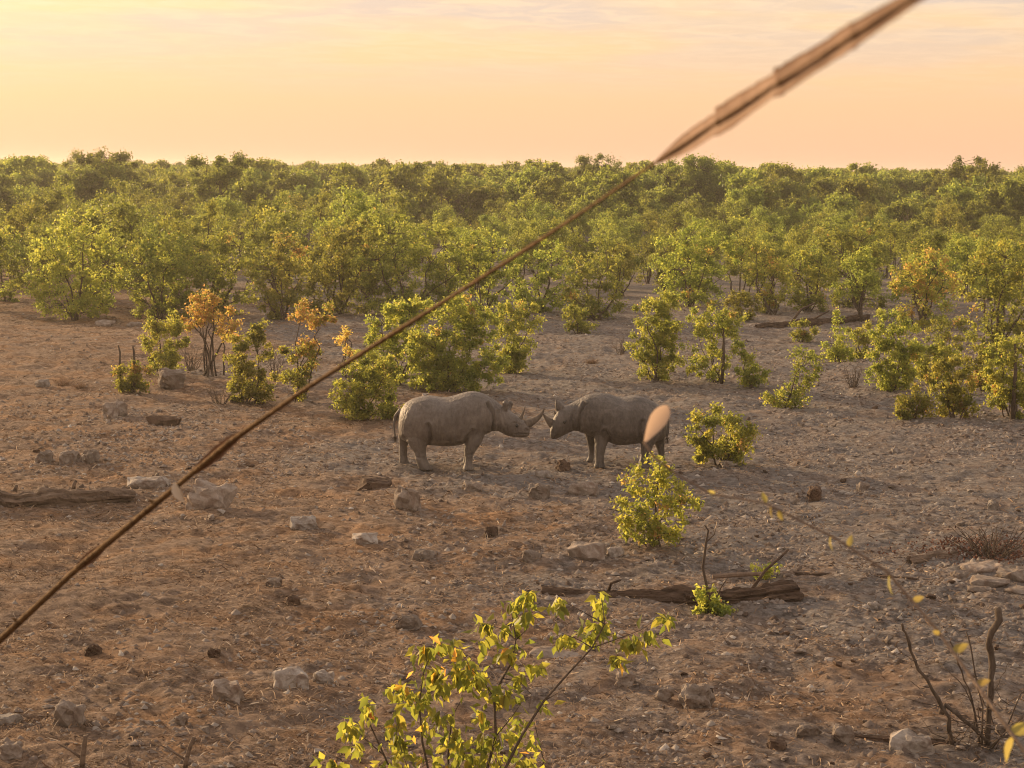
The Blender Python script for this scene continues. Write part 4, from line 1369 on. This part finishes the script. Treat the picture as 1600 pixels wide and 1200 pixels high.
# ------------------------------------------------------------------ logs
def log_mesh(seed, length, r0, r1, bend=0.04, mat=None, sides=30, knots=3):
    r = np.random.default_rng(seed)
    rings = max(30, int(length / .035))
    f = np.linspace(0, 1, rings + 1)[:, None]
    a = (2 * np.pi * np.arange(sides) / sides)[None]
    lx = f * length
    ph = r.uniform(0, 6, 6)
    rad = (r0 + (r1 - r0) * f) * (1 + .30 * (vnoise(lx / .55 + 7, lx * 0, seed) - .5) + .18 * (vnoise(lx / .2, lx * 0, seed + 1) - .5))
    cxa, sxa = np.cos(a), np.sin(a)
    k = 1 + .16 * np.sin(2 * a + ph[0] + lx * .8) + .10 * np.sin(3 * a + ph[1] - lx * .6)
    k = k + .26 * (vnoise(cxa * 2.2 + 11 + lx * .9, sxa * 2.2 + lx * .5, seed + 2) - .5)
    k = k + .22 * (vnoise(cxa * 7 + 31 + lx * 1.6, sxa * 7 - lx * 1.1, seed + 3) - .5)
    k = k + .14 * (vnoise(lx * 14 + cxa * 6, sxa * 9 + 5, seed + 4) - .5)
    for _ in range(knots):
        kf, ka, kh = r.uniform(.1, .9), r.uniform(.3, 2.8), r.uniform(.2, .5)
        k = k + kh * np.exp(-((f - kf) * length / .08) ** 2 - ((np.cos(a - ka) - 1) * 4) ** 2)
    crack = vnoise(cxa * 5 + 17 + lx * .35, sxa * 5 + lx * .3, seed + 9)
    k = k - .30 * np.clip((crack - .62) / .2, 0, 1) + .10 * (vnoise(lx * 22 + cxa * 3, sxa * 14, seed + 10) - .5)
    R_ = rad * k
    X = lx + 0 * a
    endj = .10 * (vnoise(cxa * 2 + 3, sxa * 2 + 9, seed + 6) - .3)
    X = X + np.where(f > .5, 1, -1) * endj * np.exp(-np.minimum(f, 1 - f) * length / .12)
    Y = bend * length * np.sin(f * 3.1 + ph[2]) + .35 * r0 * (vnoise(lx / .6, lx * 0 + 4, seed + 7) - .5) * 2 + R_ * cxa
    Zz = rad * .55 + R_ * sxa
    V = np.stack([X, Y, Zz], -1).reshape(-1, 3)
    Fc = []
    for i in range(rings):
        for s_ in range(sides):
            s2 = (s_ + 1) % sides
            Fc.append((i * sides + s_, i * sides + s2, (i + 1) * sides + s2, (i + 1) * sides + s_))
    mb = MB()
    n0 = len(V)
    V = np.concatenate([V, [[X[0].mean() + .05, Y[0].mean(), Zz[0].mean()], [X[-1].mean() - .05, Y[-1].mean(), Zz[-1].mean()]]])
    for s_ in range(sides):
        s2 = (s_ + 1) % sides
        Fc.append((s2, s_, n0)); Fc.append((rings * sides + s_, rings * sides + s2, n0 + 1))
    mb.add(V, Fc)
    return mb.mesh('log', mat or M_LOG, False)


def place_log(a, b, r0, r1, seed, label, mat, extra=None, sink=0.0, **kw):
    A, s = on_ground(*a); B, s2 = on_ground(*b)
    d = B - A
    root = link('fallen_log', None, None, A - Vector((0, 0, sink + .03)), (0, -math.atan2(d.z, d.xy.length), math.atan2(d.y, d.x)))
    tag(root, label, 'log', 'fallen logs')
    link('trunk', log_mesh(seed, d.length, r0, r1, mat=mat, **kw), root)
    for (pts, r) in (extra or []):
        mb = MB(); mb.tube(pts, [r * (1 - .45 * i / (len(pts) - 1)) for i in range(len(pts))], 7)
        link('branch_stub', mb.mesh('branch_stub', mat, True), root)
    return root


place_log((-60, 800), (208, 786), .27, .19, 3, 'thick weathered grey log lying at the left edge', M_LOG,
          [([(2.1, 0, .3), (2.12, -.03, .42), (2.16, -.04, .50)], .05), ([(1.0, 0, .36), (1.03, -.02, .48)], .05)], bend=.01)
place_log((848, 928), (1092, 938), .09, .15, 5, 'dark crooked log, left piece of the near pair', M_LOG_DARK, [([(1.0, 0, .12), (1.05, -.1, .3), (1.2, -.12, .36)], .03)], bend=.03, sink=.04)
place_log((1075, 945), (1242, 935), .13, .19, 9, 'short rotten dark log, right piece of the near pair', M_LOG_DARK,
          [([(1.1, .05, .2), (1.4, .2, .45), (1.75, .35, .62), (1.9, .4, .72)], .028)], bend=.01, knots=6)
place_log((1245, 900), (1470, 905), .085, .05, 12, 'thin half-buried dark branch log at right', M_LOG_DARK, bend=.03, sink=.04)
place_log((1188, 515), (1345, 500), .14, .22, 15, 'dark fallen trunk at the far edge of clearing', M_LOG_DARK,
          [([(2.0, 0, .2), (2.8, .2, .7), (3.8, .3, .9)], .06), ([(3.4, 0, .25), (4.2, -.2, .6)], .05)])
place_log((1290, 1146), (1490, 1160), .03, .055, 18, 'dead branch lying left of the dead shrub base', M_LOG_DARK, bend=.05, sink=.02)
place_log((1420, 880), (1500, 870), .12, .06, 21, 'short reddish brown log beside the weathered slab', M_LOG, bend=.02, sink=.03)
# plank-like split wood on the near log
mb = MB()
A, s = on_ground(1112, 927); B, _ = on_ground(1192, 922)
A = A + Vector((0, -.05, .24)); B = B + Vector((0, -.05, .27))
mb.tube([A, (A + B) / 2 + Vector((0, 0, .01)), B], [.035, .04, .03], 7)
tag(link('split_branch', mb.mesh('split_branch', M_BARK_PALE)), 'pale split branch resting along the top of near log', 'branch')


# ------------------------------------------------------------------ foreground plants
def leaf_shape(seed, fold=.35, prof=None):
    """one mopane leaflet, 1 m long along +X, folded along its midrib"""
    r = random.Random(seed)
    prof = prof or [(0, 0.02), (.12, .15), (.32, .26), (.55, .25), (.78, .15), (.93, .05), (1, 0)]
    V = []; Fc = []
    for x, w in prof:
        z = -0.22 * x * x
        V += [(x, w * .85, z + w * fold), (x, 0, z), (x, -w, z + w * fold * r.uniform(.7, 1.2))]
    for i in range(len(prof) - 1):
        a = i * 3; b = a + 3
        Fc += [(a, a + 1, b + 1, b), (a + 1, a + 2, b + 2, b + 1)]
    mb = MB(); mb.add(V, Fc)
    return mb, len(Fc)


LEAFV = []
for k in range(12):
    mb, nf = leaf_shape(k, .2 + .06 * (k % 4))
    me = mb.mesh('leaf', M_LEAF_NEAR, True)
    a = me.attributes.new('leafv', 'FLOAT', 'FACE')
    v = (0.15, 0.3, 0.42, 0.5, 0.55, 0.6, 0.66, 0.72, 0.8, 0.84, 0.93, 0.99)[k]
    a.data.foreach_set('value', [v] * nf)
    LEAFV.append(me)


def leaf_obj(parent, p, d, roll, size, vi):
    d = Vector(d).normalized()
    q = d.to_track_quat('X', 'Z')
    rot = (q.to_matrix() @ Matrix.Rotation(roll, 3, 'X')).to_euler()
    return link('leaf', LEAFV[vi], parent, p, rot, (size, size * 1.05, size))


def pick_leaf(rr, orange=.06):
    u = rr.random()
    if u < orange:
        return rr.choice((10, 11))
    return rr.randrange(0, 10)


# --- sapling: stems given in the photograph, leaves hang in pairs from the twig ends
SD = 11.0 * DK
BASE = at(715, 1430, SD)
BASE.z = gz(BASE.x, BASE.y)
sap = link('mopane_sapling', None, None, BASE)
tag(sap, 'young sapling with large drooping yellow-green leaves in the foreground', 'sapling')
rr = random.Random(77)


def sp(px, py, dd=0.0):
    return at(px, py, SD + dd) - BASE


SAPSTEMS = [
    ([(715, 1430), (690, 1300), (660, 1160), (655, 1100), (662, 1050), (680, 1005)], .0), ([(655, 1100), (640, 1090), (612, 1075), (600, 1065)], .1),
    ([(715, 1430), (740, 1280), (775, 1150), (772, 1090), (785, 1060), (800, 1035), (806, 1000), (800, 960), (826, 925)], -.1), ([(806, 1000), (790, 985), (762, 975), (748, 978)], -.15), ([(772, 1090), (752, 1060), (735, 1045), (728, 1030)], -.15),
    ([(715, 1430), (760, 1260), (815, 1150), (850, 1095), (890, 1050), (925, 1012), (945, 975), (940, 935)], -.3), ([(925, 1012), (960, 1000), (1000, 985), (1040, 958)], -.3), ([(925, 1012), (905, 1000), (880, 990), (868, 985)], -.25),
    ([(945, 975), (900, 950), (870, 935)], -.35),
    ([(715, 1430), (650, 1290), (600, 1180), (575, 1125), (570, 1100)], .2), ([(600, 1180), (565, 1150), (545, 1125)], .25), ([(650, 1290), (580, 1230), (530, 1185), (515, 1180)], .1),
    ([(715, 1430), (705, 1300), (700, 1180), (706, 1120), (720, 1095)], .3), ([(775, 1150), (800, 1120), (815, 1098)], 0), ([(715, 1430), (800, 1290), (850, 1190), (835, 1130)], .2),
    ([(690, 1300), (640, 1210), (620, 1150), (618, 1110)], -.2), ([(740, 1280), (735, 1200), (740, 1150)], .35), ([(715, 1430), (770, 1300), (790, 1220), (775, 1180)], -.3),
    ([(806, 1000), (822, 985), (832, 955)], -.1), ([(785, 1060), (812, 1065), (830, 1085), (826, 1110)], -.1), ([(850, 1095), (868, 1085), (880, 1078)], -.3),
]
for pts, dd in SAPSTEMS:
    P = [sp(p[0], p[1], dd * min(1, i / 2) if pts[0] == (715, 1430) else dd) for i, p in enumerate(pts)]
    main = pts[0] == (715, 1430)
    mb = MB()
    r0 = .015 if main else .006
    mb.tube(P, [r0 * (1 - .78 * i / (len(P) - 1)) for i in range(len(P))], 6)
    link('stem', mb.mesh('stem', M_BARK, True), sap)
CLUMPS = [  # px, py, spread x, spread y, how many leaves, orange share
    (688, 1005, 26, 10, 11, .25), (660, 1018, 14, 14, 6, .05), (672, 1045, 22, 14, 9, .1), (625, 1072, 18, 12, 8, .35), (650, 1085, 24, 16, 11, .05), (690, 1070, 18, 12, 7, 0),
    (577, 1100, 10, 16, 7, .1), (548, 1130, 16, 16, 9, 0), (555, 1160, 12, 14, 6, .1), (522, 1190, 16, 10, 8, .1), (615, 1125, 12, 16, 6, .25), (620, 1160, 14, 20, 11, 0),
    (728, 1035, 22, 14, 14, .05), (735, 1060, 20, 12, 8, .05), (712, 1048, 8, 8, 3, 0), (790, 1080, 18, 12, 9, 0), (808, 1055, 14, 12, 6, 0), (800, 1010, 16, 14, 7, .2),
    (822, 930, 12, 12, 9, 0), (800, 945, 12, 14, 6, 0), (822, 958, 10, 8, 5, 0), (760, 972, 14, 8, 6, 0), (795, 978, 14, 8, 6, .05), (758, 996, 10, 6, 4, 0), (835, 1035, 14, 6, 4, 0),
    (938, 938, 7, 16, 6, 0), (932, 975, 16, 18, 13, .05), (920, 990, 10, 10, 4, 0), (872, 940, 10, 12, 7, 0), (880, 992, 14, 8, 8, 0), (985, 995, 14, 12, 8, 0), (965, 1025, 8, 8, 5, .1), (1010, 985, 10, 8, 5, 0), (1040, 958, 8, 8, 5, 0),
    (690, 1115, 14, 18, 8, 0), (705, 1150, 14, 18, 9, 0), (752, 1110, 10, 14, 5, .05), (758, 1150, 18, 16, 10, .05), (735, 1180, 22, 14, 11, .05), (800, 1125, 14, 16, 8, 0), (822, 1145, 12, 16, 7, 0),
    (600, 1190, 18, 12, 6, .05), (660, 1130, 16, 20, 6, .05), (720, 1150, 20, 22, 7, .03), (790, 1155, 20, 20, 7, .03), (700, 1195, 26, 12, 7, .05), (810, 1195, 24, 12, 7, .05), (760, 1075, 14, 14, 5, 0),
    (828, 1175, 12, 12, 7, .3), (680, 1185, 18, 12, 7, .15), (850, 1098, 8, 8, 3, 0), (640, 1185, 16, 14, 7, .1), (780, 1180, 18, 14, 8, 0),
]
nleaf = 0
small_p = []; small_v = []
for (px, py, sxp, syp, n, orr) in CLUMPS:
    for i in range((n + 1) // 2):
        p = sp(px + rr.gauss(0, sxp * .5), py + 4 + rr.gauss(0, syp * .45), rr.uniform(-.18, .18))
        az = rr.uniform(0, 6.28)
        drp = rr.uniform(-2.2, -.6)
        sz = rr.uniform(.09, .142)
        for k in (0, 1):
            if nleaf >= 310:
                break
            a2 = az + k * rr.uniform(.5, 1.1)
            leaf_obj(sap, p, (math.cos(a2), math.sin(a2), drp + rr.uniform(-.25, .25)), rr.uniform(-1.2, 1.2), sz, pick_leaf(rr, orr * .5))
            nleaf += 1
    for i in range(int(n * 2.8)):
        small_p.append(sp(px + rr.gauss(0, sxp * .72), py + 5 + rr.gauss(0, syp * .6), rr.uniform(-.25, .25)))
        small_v.append(rr.uniform(.9, 1) if rr.random() < orr * .4 else min(.85, max(0, rr.gauss(.5, .2))))
V, T, A = leaves(np.array([tuple(p) for p in small_p]), .11, np.random.default_rng(4), np.array(small_v), droop=1.1, wide=.5)
tag(link('small_leaves', quick_mesh('small_leaves', V, T, M_LEAF_NEAR, {'leafv': A}), sap), kind='stuff')


# --- dead shrub at lower right
G, s = on_ground(1542, 1168)
ds = link('dead_shrub', None, None, G)
tag(ds, 'dead shrub of bare broken stems at lower right', 'shrub')


def dp(px, py, dd=0.0):
    return Vector(((px - 1542) / s, dd, (1168 - py) / s))


DST = [([(1545, 1175), (1545, 1080), (1544, 1020), (1538, 995), (1552, 965), (1550, 946)], .062, .055), ([(1492, 1180), (1478, 1120), (1452, 1075), (1425, 1030), (1405, 985), (1400, 970)], .048, .02),
       ([(1535, 1170), (1515, 1090), (1500, 1050), (1478, 1000)], .022, .012), ([(1535, 1172), (1530, 1100), (1512, 1020), (1506, 988)], .020, .014), ([(1545, 1160), (1500, 1120), (1478, 1105), (1470, 1118)], .035, .05),
       ([(1530, 1170), (1522, 1120), (1505, 1075), (1470, 1040)], .016, .006), ([(1550, 1170), (1575, 1120), (1590, 1080), (1620, 1060)], .018, .008), ([(1425, 1030), (1405, 1020), (1392, 1005)], .01, .004),
       ([(1452, 1075), (1430, 1072), (1415, 1060)], .01, .004), ([(1540, 1172), (1560, 1150), (1600, 1140)], .03, .012), ([(1545, 1085), (1565, 1060), (1572, 1030)], .012, .004), ([(1515, 1090), (1495, 1085), (1470, 1090)], .008, .003),
       ([(1545, 1172), (1528, 1185), (1500, 1192)], .035, .014), ([(1500, 1050), (1490, 1030), (1496, 1005)], .007, .003)]
for pts, r0, r1 in DST:
    P = [dp(a, b, rr.uniform(-.12, .12)) for a, b in pts]
    mb = MB()
    r0, r1 = r0 * .6, r1 * .65
    Q = []
    for a, b in zip(P[:-1], P[1:]):
        for j in range(3):
            Q.append(a.lerp(b, j / 3) + Vector((rr.gauss(0, .01), rr.gauss(0, .01), 0)))
    Q.append(P[-1])
    mb.tube(Q, [(r0 + (r1 - r0) * i / (len(Q) - 1)) * rr.uniform(.82, 1.2) for i in range(len(Q))], 8)
    link('stem', mb.mesh('stem', M_BARK, True), ds)
for i in range(75):
    px_, py_ = rr.gauss(1525, 38), rr.uniform(1090, 1185)
    a = dp(px_, py_, rr.uniform(-.3, .2)); b = a + Vector((rr.gauss(0, .22), rr.gauss(0, .15), rr.uniform(-.05, .25)))
    a.z = max(a.z, .01); b.z = max(b.z, .02)
    mb = MB(); mb.tube([a, a.lerp(b, .5) + Vector((rr.gauss(0, .03), 0, rr.gauss(0, .03))), b], [.007, .005, .002], 4)
    link('twig', mb.mesh('twig', M_BARK_PALE if i % 2 else M_BARK, True), ds)
# cut stems and sticks along the lower left edge
for (px, py, top, lean, r, lab) in ((128, 1210, 1148, 4, .035, 'broken brown stick standing at the bottom left edge'), (288, 1212, 1150, 10, .03, 'forked stick standing right of the first at bottom left'),
                                    (205, 1206, 1178, -4, .02, 'short stub between the two standing sticks')):
    G2, s2 = on_ground(px, py)
    o = link('dead_stick', None, None, G2)
    tag(o, lab, 'stick')
    h = (py - top) / s2
    mb = MB(); mb.tube([(0, 0, -.05), (lean / s2 * .3, 0, h * .4), (lean / s2, 0.02, h * .8), (lean / s2 * 1.6, 0, h)], [r, r * .9, r * .8, r * .75], 7)
    link('stem', mb.mesh('stem', M_LOG, True), o)
    mb = MB(); mb.tube([(lean / s2 * .3, 0, h * .4), (-.12, .02, h * .6), (-.26, 0, h * .8)], [r * .5, r * .4, r * .2], 5)
    link('twig', mb.mesh('twig', M_LOG, True), o)

M_TANLEAF, t, out = new_mat('tan_leaf')
p_ = principled(t, None, (.56, .41, .31), .6, .2)
tr = N(t, 'ShaderNodeBsdfTranslucent', inp={'Color': (.66, .48, .35, 1)})
mx = N(t, 'ShaderNodeMixShader', inp={0: .5})
L(t, p_, mx.inputs[1]); L(t, tr.outputs[0], mx.inputs[2]); L(t, mx.outputs[0], out.inputs[0])
# --- thin leafy twig close to the camera on the right
TW = [(1006, 690, 1.5), (1020, 712, 1.5), (1052, 738, 1.52), (1112, 772, 1.56), (1195, 786, 1.6), (1300, 838, 1.62), (1385, 892, 1.62), (1465, 985, 1.6), (1530, 1075, 1.56), (1612, 1190, 1.5), (1700, 1300, 1.45)]
TW = [(a, b, c * DK) for a, b, c in TW]
O = at(*TW[-1])
tw = link('leafy_twig', None, None, O)
tag(tw, 'thin out-of-focus twig with few yellow leaves close to the viewer', 'twig')
mb = MB()
P = [at(*p) - O for p in TW]
mb.tube(P, [r * .78 for r in (.0022, .0020, .0016, .0014, .0016, .0019, .0022, .0026, .003, .0034, .0036)], 6)
link('stem', mb.mesh('stem', M_BARK_PALE, True), tw)
M_TWIGLEAF = leaf_material('yellow_twig_leaf', [(0.0, (0.22, 0.19, 0.07)), (1.0, (0.36, 0.31, 0.13))], trans=.5, gain=1.6, obj_var=.3)
TWV = []
for k in range(3):
    tl = LEAFV[3 + 3 * k].copy()
    tl.materials.clear(); tl.materials.append(M_TWIGLEAF)
    TWV.append(tl)
for (px, py, d, ang, sz, vi) in ((1006, 694, 1.5, 62, .052, 11), (1196, 786, 1.6, 100, .016, 10), (1205, 790, 1.6, -95, .017, 9), (1217, 794, 1.6, -75, .014, 9), (1298, 826, 1.62, -95, .020, 9), (1326, 836, 1.62, 80, .016, 8),
                                 (1390, 890, 1.62, -95, .027, 8), (1425, 905, 1.62, 20, .016, 8), (1470, 992, 1.6, 150, .013, 9), (1488, 986, 1.6, 25, .022, 9), (1525, 1050, 1.58, 15, .018, 8),
                                 (1578, 1105, 1.55, 15, .03, 9), (1584, 1125, 1.54, -120, .033, 8), (1118, 772, 1.56, 150, .012, 11)):
    d *= DK
    if px > 1010:
        for q0, q1 in zip(TW[:-1], TW[1:]):
            if q0[0] <= px <= q1[0]:
                f_ = (px - q0[0]) / (q1[0] - q0[0])
                py, d = q0[1] + (q1[1] - q0[1]) * f_, q0[2] + (q1[2] - q0[2]) * f_
    p = at(px, py, d) - O
    a = R(ang)
    dv = CAM_ROT @ Vector((math.cos(a), math.sin(a), .15))
    lo = leaf_obj(tw, p, dv, 1.3 if vi != 10 else .6, sz, vi)
    if sz > .05:
        tip = leaf_shape(5, .25, [(0, .02), (.1, .07), (.25, .15), (.45, .25), (.65, .31), (.8, .29), (.91, .21), (.97, .12), (1, .03)])[0].mesh('leaf', None, True)
        tip.materials.clear()
        tip.materials.append(M_TANLEAF)
        lo.data = tip
        lo.scale = (sz, sz * .72, sz)
        lo['label'] = 'pale tan leaf at the tip of the twig'
    else:
        lo.data = TWV[vi % 3]

# --- dry reed stalk slanting across the view, close to the camera
RD = [(-140, 1132, 2.3), (-40, 1036, 2.2), (0, 1000, 2.15), (130, 880, 2.0), (270, 765, 1.84), (360, 690, 1.74), (480, 606, 1.6), (640, 505, 1.42), (800, 404, 1.23), (920, 325, 1.08), (1036, 246, 0.92), (1120, 191, .80), (1215, 130, .70), (1330, 57, .62), (1422, -1, .57), (1520, -60, .53), (1640, -140, .5)]
RD = [(a, b, c * DK) for a, b, c in RD]
O = at(*RD[0])
rd = link('reed_stalk', None, None, O)
tag(rd, 'long thin dry reed stalk slanting across the whole view', 'stalk')
wpx = [11.5, 11, 10.5, 10, 9.5, 9, 8, 7.2, 6.4, 5.5, 5, 5, 5, 5, 5, 5, 5]
mb = MB()
P = [at(*p) - O for p in RD]
Pd = []; Rd = []
for i in range(len(P) - 1):
    for j in range(4):
        f = j / 4
        Pd.append(P[i].lerp(P[i + 1], f))
        d = RD[i][2] * (1 - f) + RD[i + 1][2] * f
        Rd.append((wpx[i] * (1 - f) + wpx[i + 1] * f) / F * d * .5 * (1.0 + .06 * math.sin(i * 4 + j)))
mb.tube(Pd, Rd, 10)
link('stem', mb.mesh('stem', M_REED, True), rd)


def reed_point(px):
    for a, b in zip(RD[:-1], RD[1:]):
        if a[0] <= px <= b[0]:
            f = (px - a[0]) / (b[0] - a[0])
            return at(a[0] + (b[0] - a[0]) * f, a[1] + (b[1] - a[1]) * f, a[2] + (b[2] - a[2]) * f) - O, a[2] + (b[2] - a[2]) * f
    return None


SH = [(1028, 6), (1050, 17), (1075, 27), (1118, 34), (1122, 35), (1128, 34), (1170, 34), (1212, 35), (1218, 36), (1224, 34), (1280, 32), (1328, 33), (1333, 34), (1339, 31), (1390, 25), (1425, 20), (1500, 18), (1600, 16)]
SH = [(a, b * 1.22) for a, b in SH]
segs = [SH[0:5], SH[4:9], SH[8:13], SH[12:18]]
back = CAM_ROT @ Vector((0, 0, -1))


def sheath(prof, seed):
    """open leaf sheath: a shallow trough behind the stem with frayed edges"""
    r2 = np.random.default_rng(seed)
    xs_ = np.arange(prof[0][0], prof[-1][0] + 5, 3.0)
    wd = np.interp(xs_, [q[0] for q in prof], [q[1] for q in prof])
    na = 9
    V = []
    for xi, w in zip(xs_, wd):
        p, d = reed_point(xi)
        p2, _ = reed_point(xi + 1)
        t_ = (p2 - p).normalized()
        side = t_.cross(back).normalized()
        up = w * (1 + .14 * (vnoise(xi / 30, 3, 5) - .5) + .025 * r2.normal())
        dn = w * (1 + .20 * (vnoise(xi / 24, 3, 8) - .5) + .04 * r2.normal())
        for lay in (0, 1):
            for k in range(na):
                u = -1 + 2 * k / (na - 1)
                off = float((up if u < 0 else dn) * .5 * u / F * d)
                V.append(p + side * off + back * ((1 - u * u) * w * .22 / F * d + .0012 * DK + lay * .0005))
    Fc = []
    m_ = 2 * na
    for i in range(len(xs_) - 1):
        for k in range(na - 1):
            a = i * m_ + k
            Fc.append((a, a + 1, a + m_ + 1, a + m_))
            a += na
            Fc.append((a + 1, a, a + m_, a + m_ + 1))
        for k in (0, na - 1):
            a = i * m_ + k
            Fc.append((a, a + m_, a + m_ + na, a + na))
    mb = MB(); mb.add([tuple(v) for v in V], Fc)
    return mb.mesh('leaf_sheath', M_SHEATH, True)


for k, sg in enumerate(segs):
    link('leaf_sheath', sheath(sg, 40 + k), rd)
for k, (a, b, c, w) in enumerate(((296, 335, 385, 20), (116, 140, 168, 17))):
    link('leaf_sheath', sheath([(a, 6), ((a + b) / 2, w * .8), (b, w), ((b + c) / 2, w * .8), (c, 6)], 50 + k), rd)
for x, w in ((1122, 9), (1218, 9), (1333, 9)):
    mb = MB()
    p, d = reed_point(x - 3); p2, d2 = reed_point(x + 3)
    mb.tube([p, p.lerp(p2, .5), p2], [3 / F * d, w * .5 / F * d, 3 / F * d], 10)
    link('node', mb.mesh('node', M_REED, True), rd)
for x in (243, 30):
    p, d = reed_point(x)
    mb = MB(); q = p + CAM_ROT @ Vector((-.006, .0036, 0)) * d / DK
    mb.tube([p, p.lerp(q, .6), q], [.0022 * d / DK, .0014 * d / DK, .0003], 6)
    link('thorn', mb.mesh('thorn', M_REED, True), rd)
m, t, out = new_mat('pale_husk')
principled(t, out, (0.55, 0.47, 0.38), .8, .2)
p, d = reed_point(274)
mb, nf = leaf_shape(3, .5)
hm = mb.mesh('seed_husk', m, True)
dv = CAM_ROT @ Vector((.35, -.9, .2))
q = dv.to_track_quat('X', 'Z')
link('seed_husk', hm, rd, p + CAM_ROT @ Vector((0.001, .008, .012)), (q.to_matrix() @ Matrix.Rotation(1.4, 3, 'X')).to_euler(), .021 * d / 1.18 / DK * 1.0 * np.array([1, 1, 1]))

# ------------------------------------------------------------------ evening haze
bm = bmesh.new()
bmesh.ops.create_cube(bm, size=1.0)
for v in bm.verts:
    v.co = Vector((v.co.x * 1840, 660 + v.co.y * 1960, -1.5 + (v.co.z + .5) * 13.0))
hme = bpy.data.meshes.new('haze')
bm.to_mesh(hme); bm.free()
hm_, ht, hout = new_mat('evening_haze')
pv = ht.nodes.new('ShaderNodeVolumePrincipled')
pv.inputs['Color'].default_value = (0.97, 0.90, 0.80, 1)
pv.inputs['Density'].default_value = 0.00036
pv.inputs['Anisotropy'].default_value = 0.4
ht.links.new(pv.outputs[0], hout.inputs['Volume'])
hme.materials.append(hm_)
haze = link('haze', hme)
tag(haze, 'thin warm evening haze over the woodland', 'haze', kind='stuff')
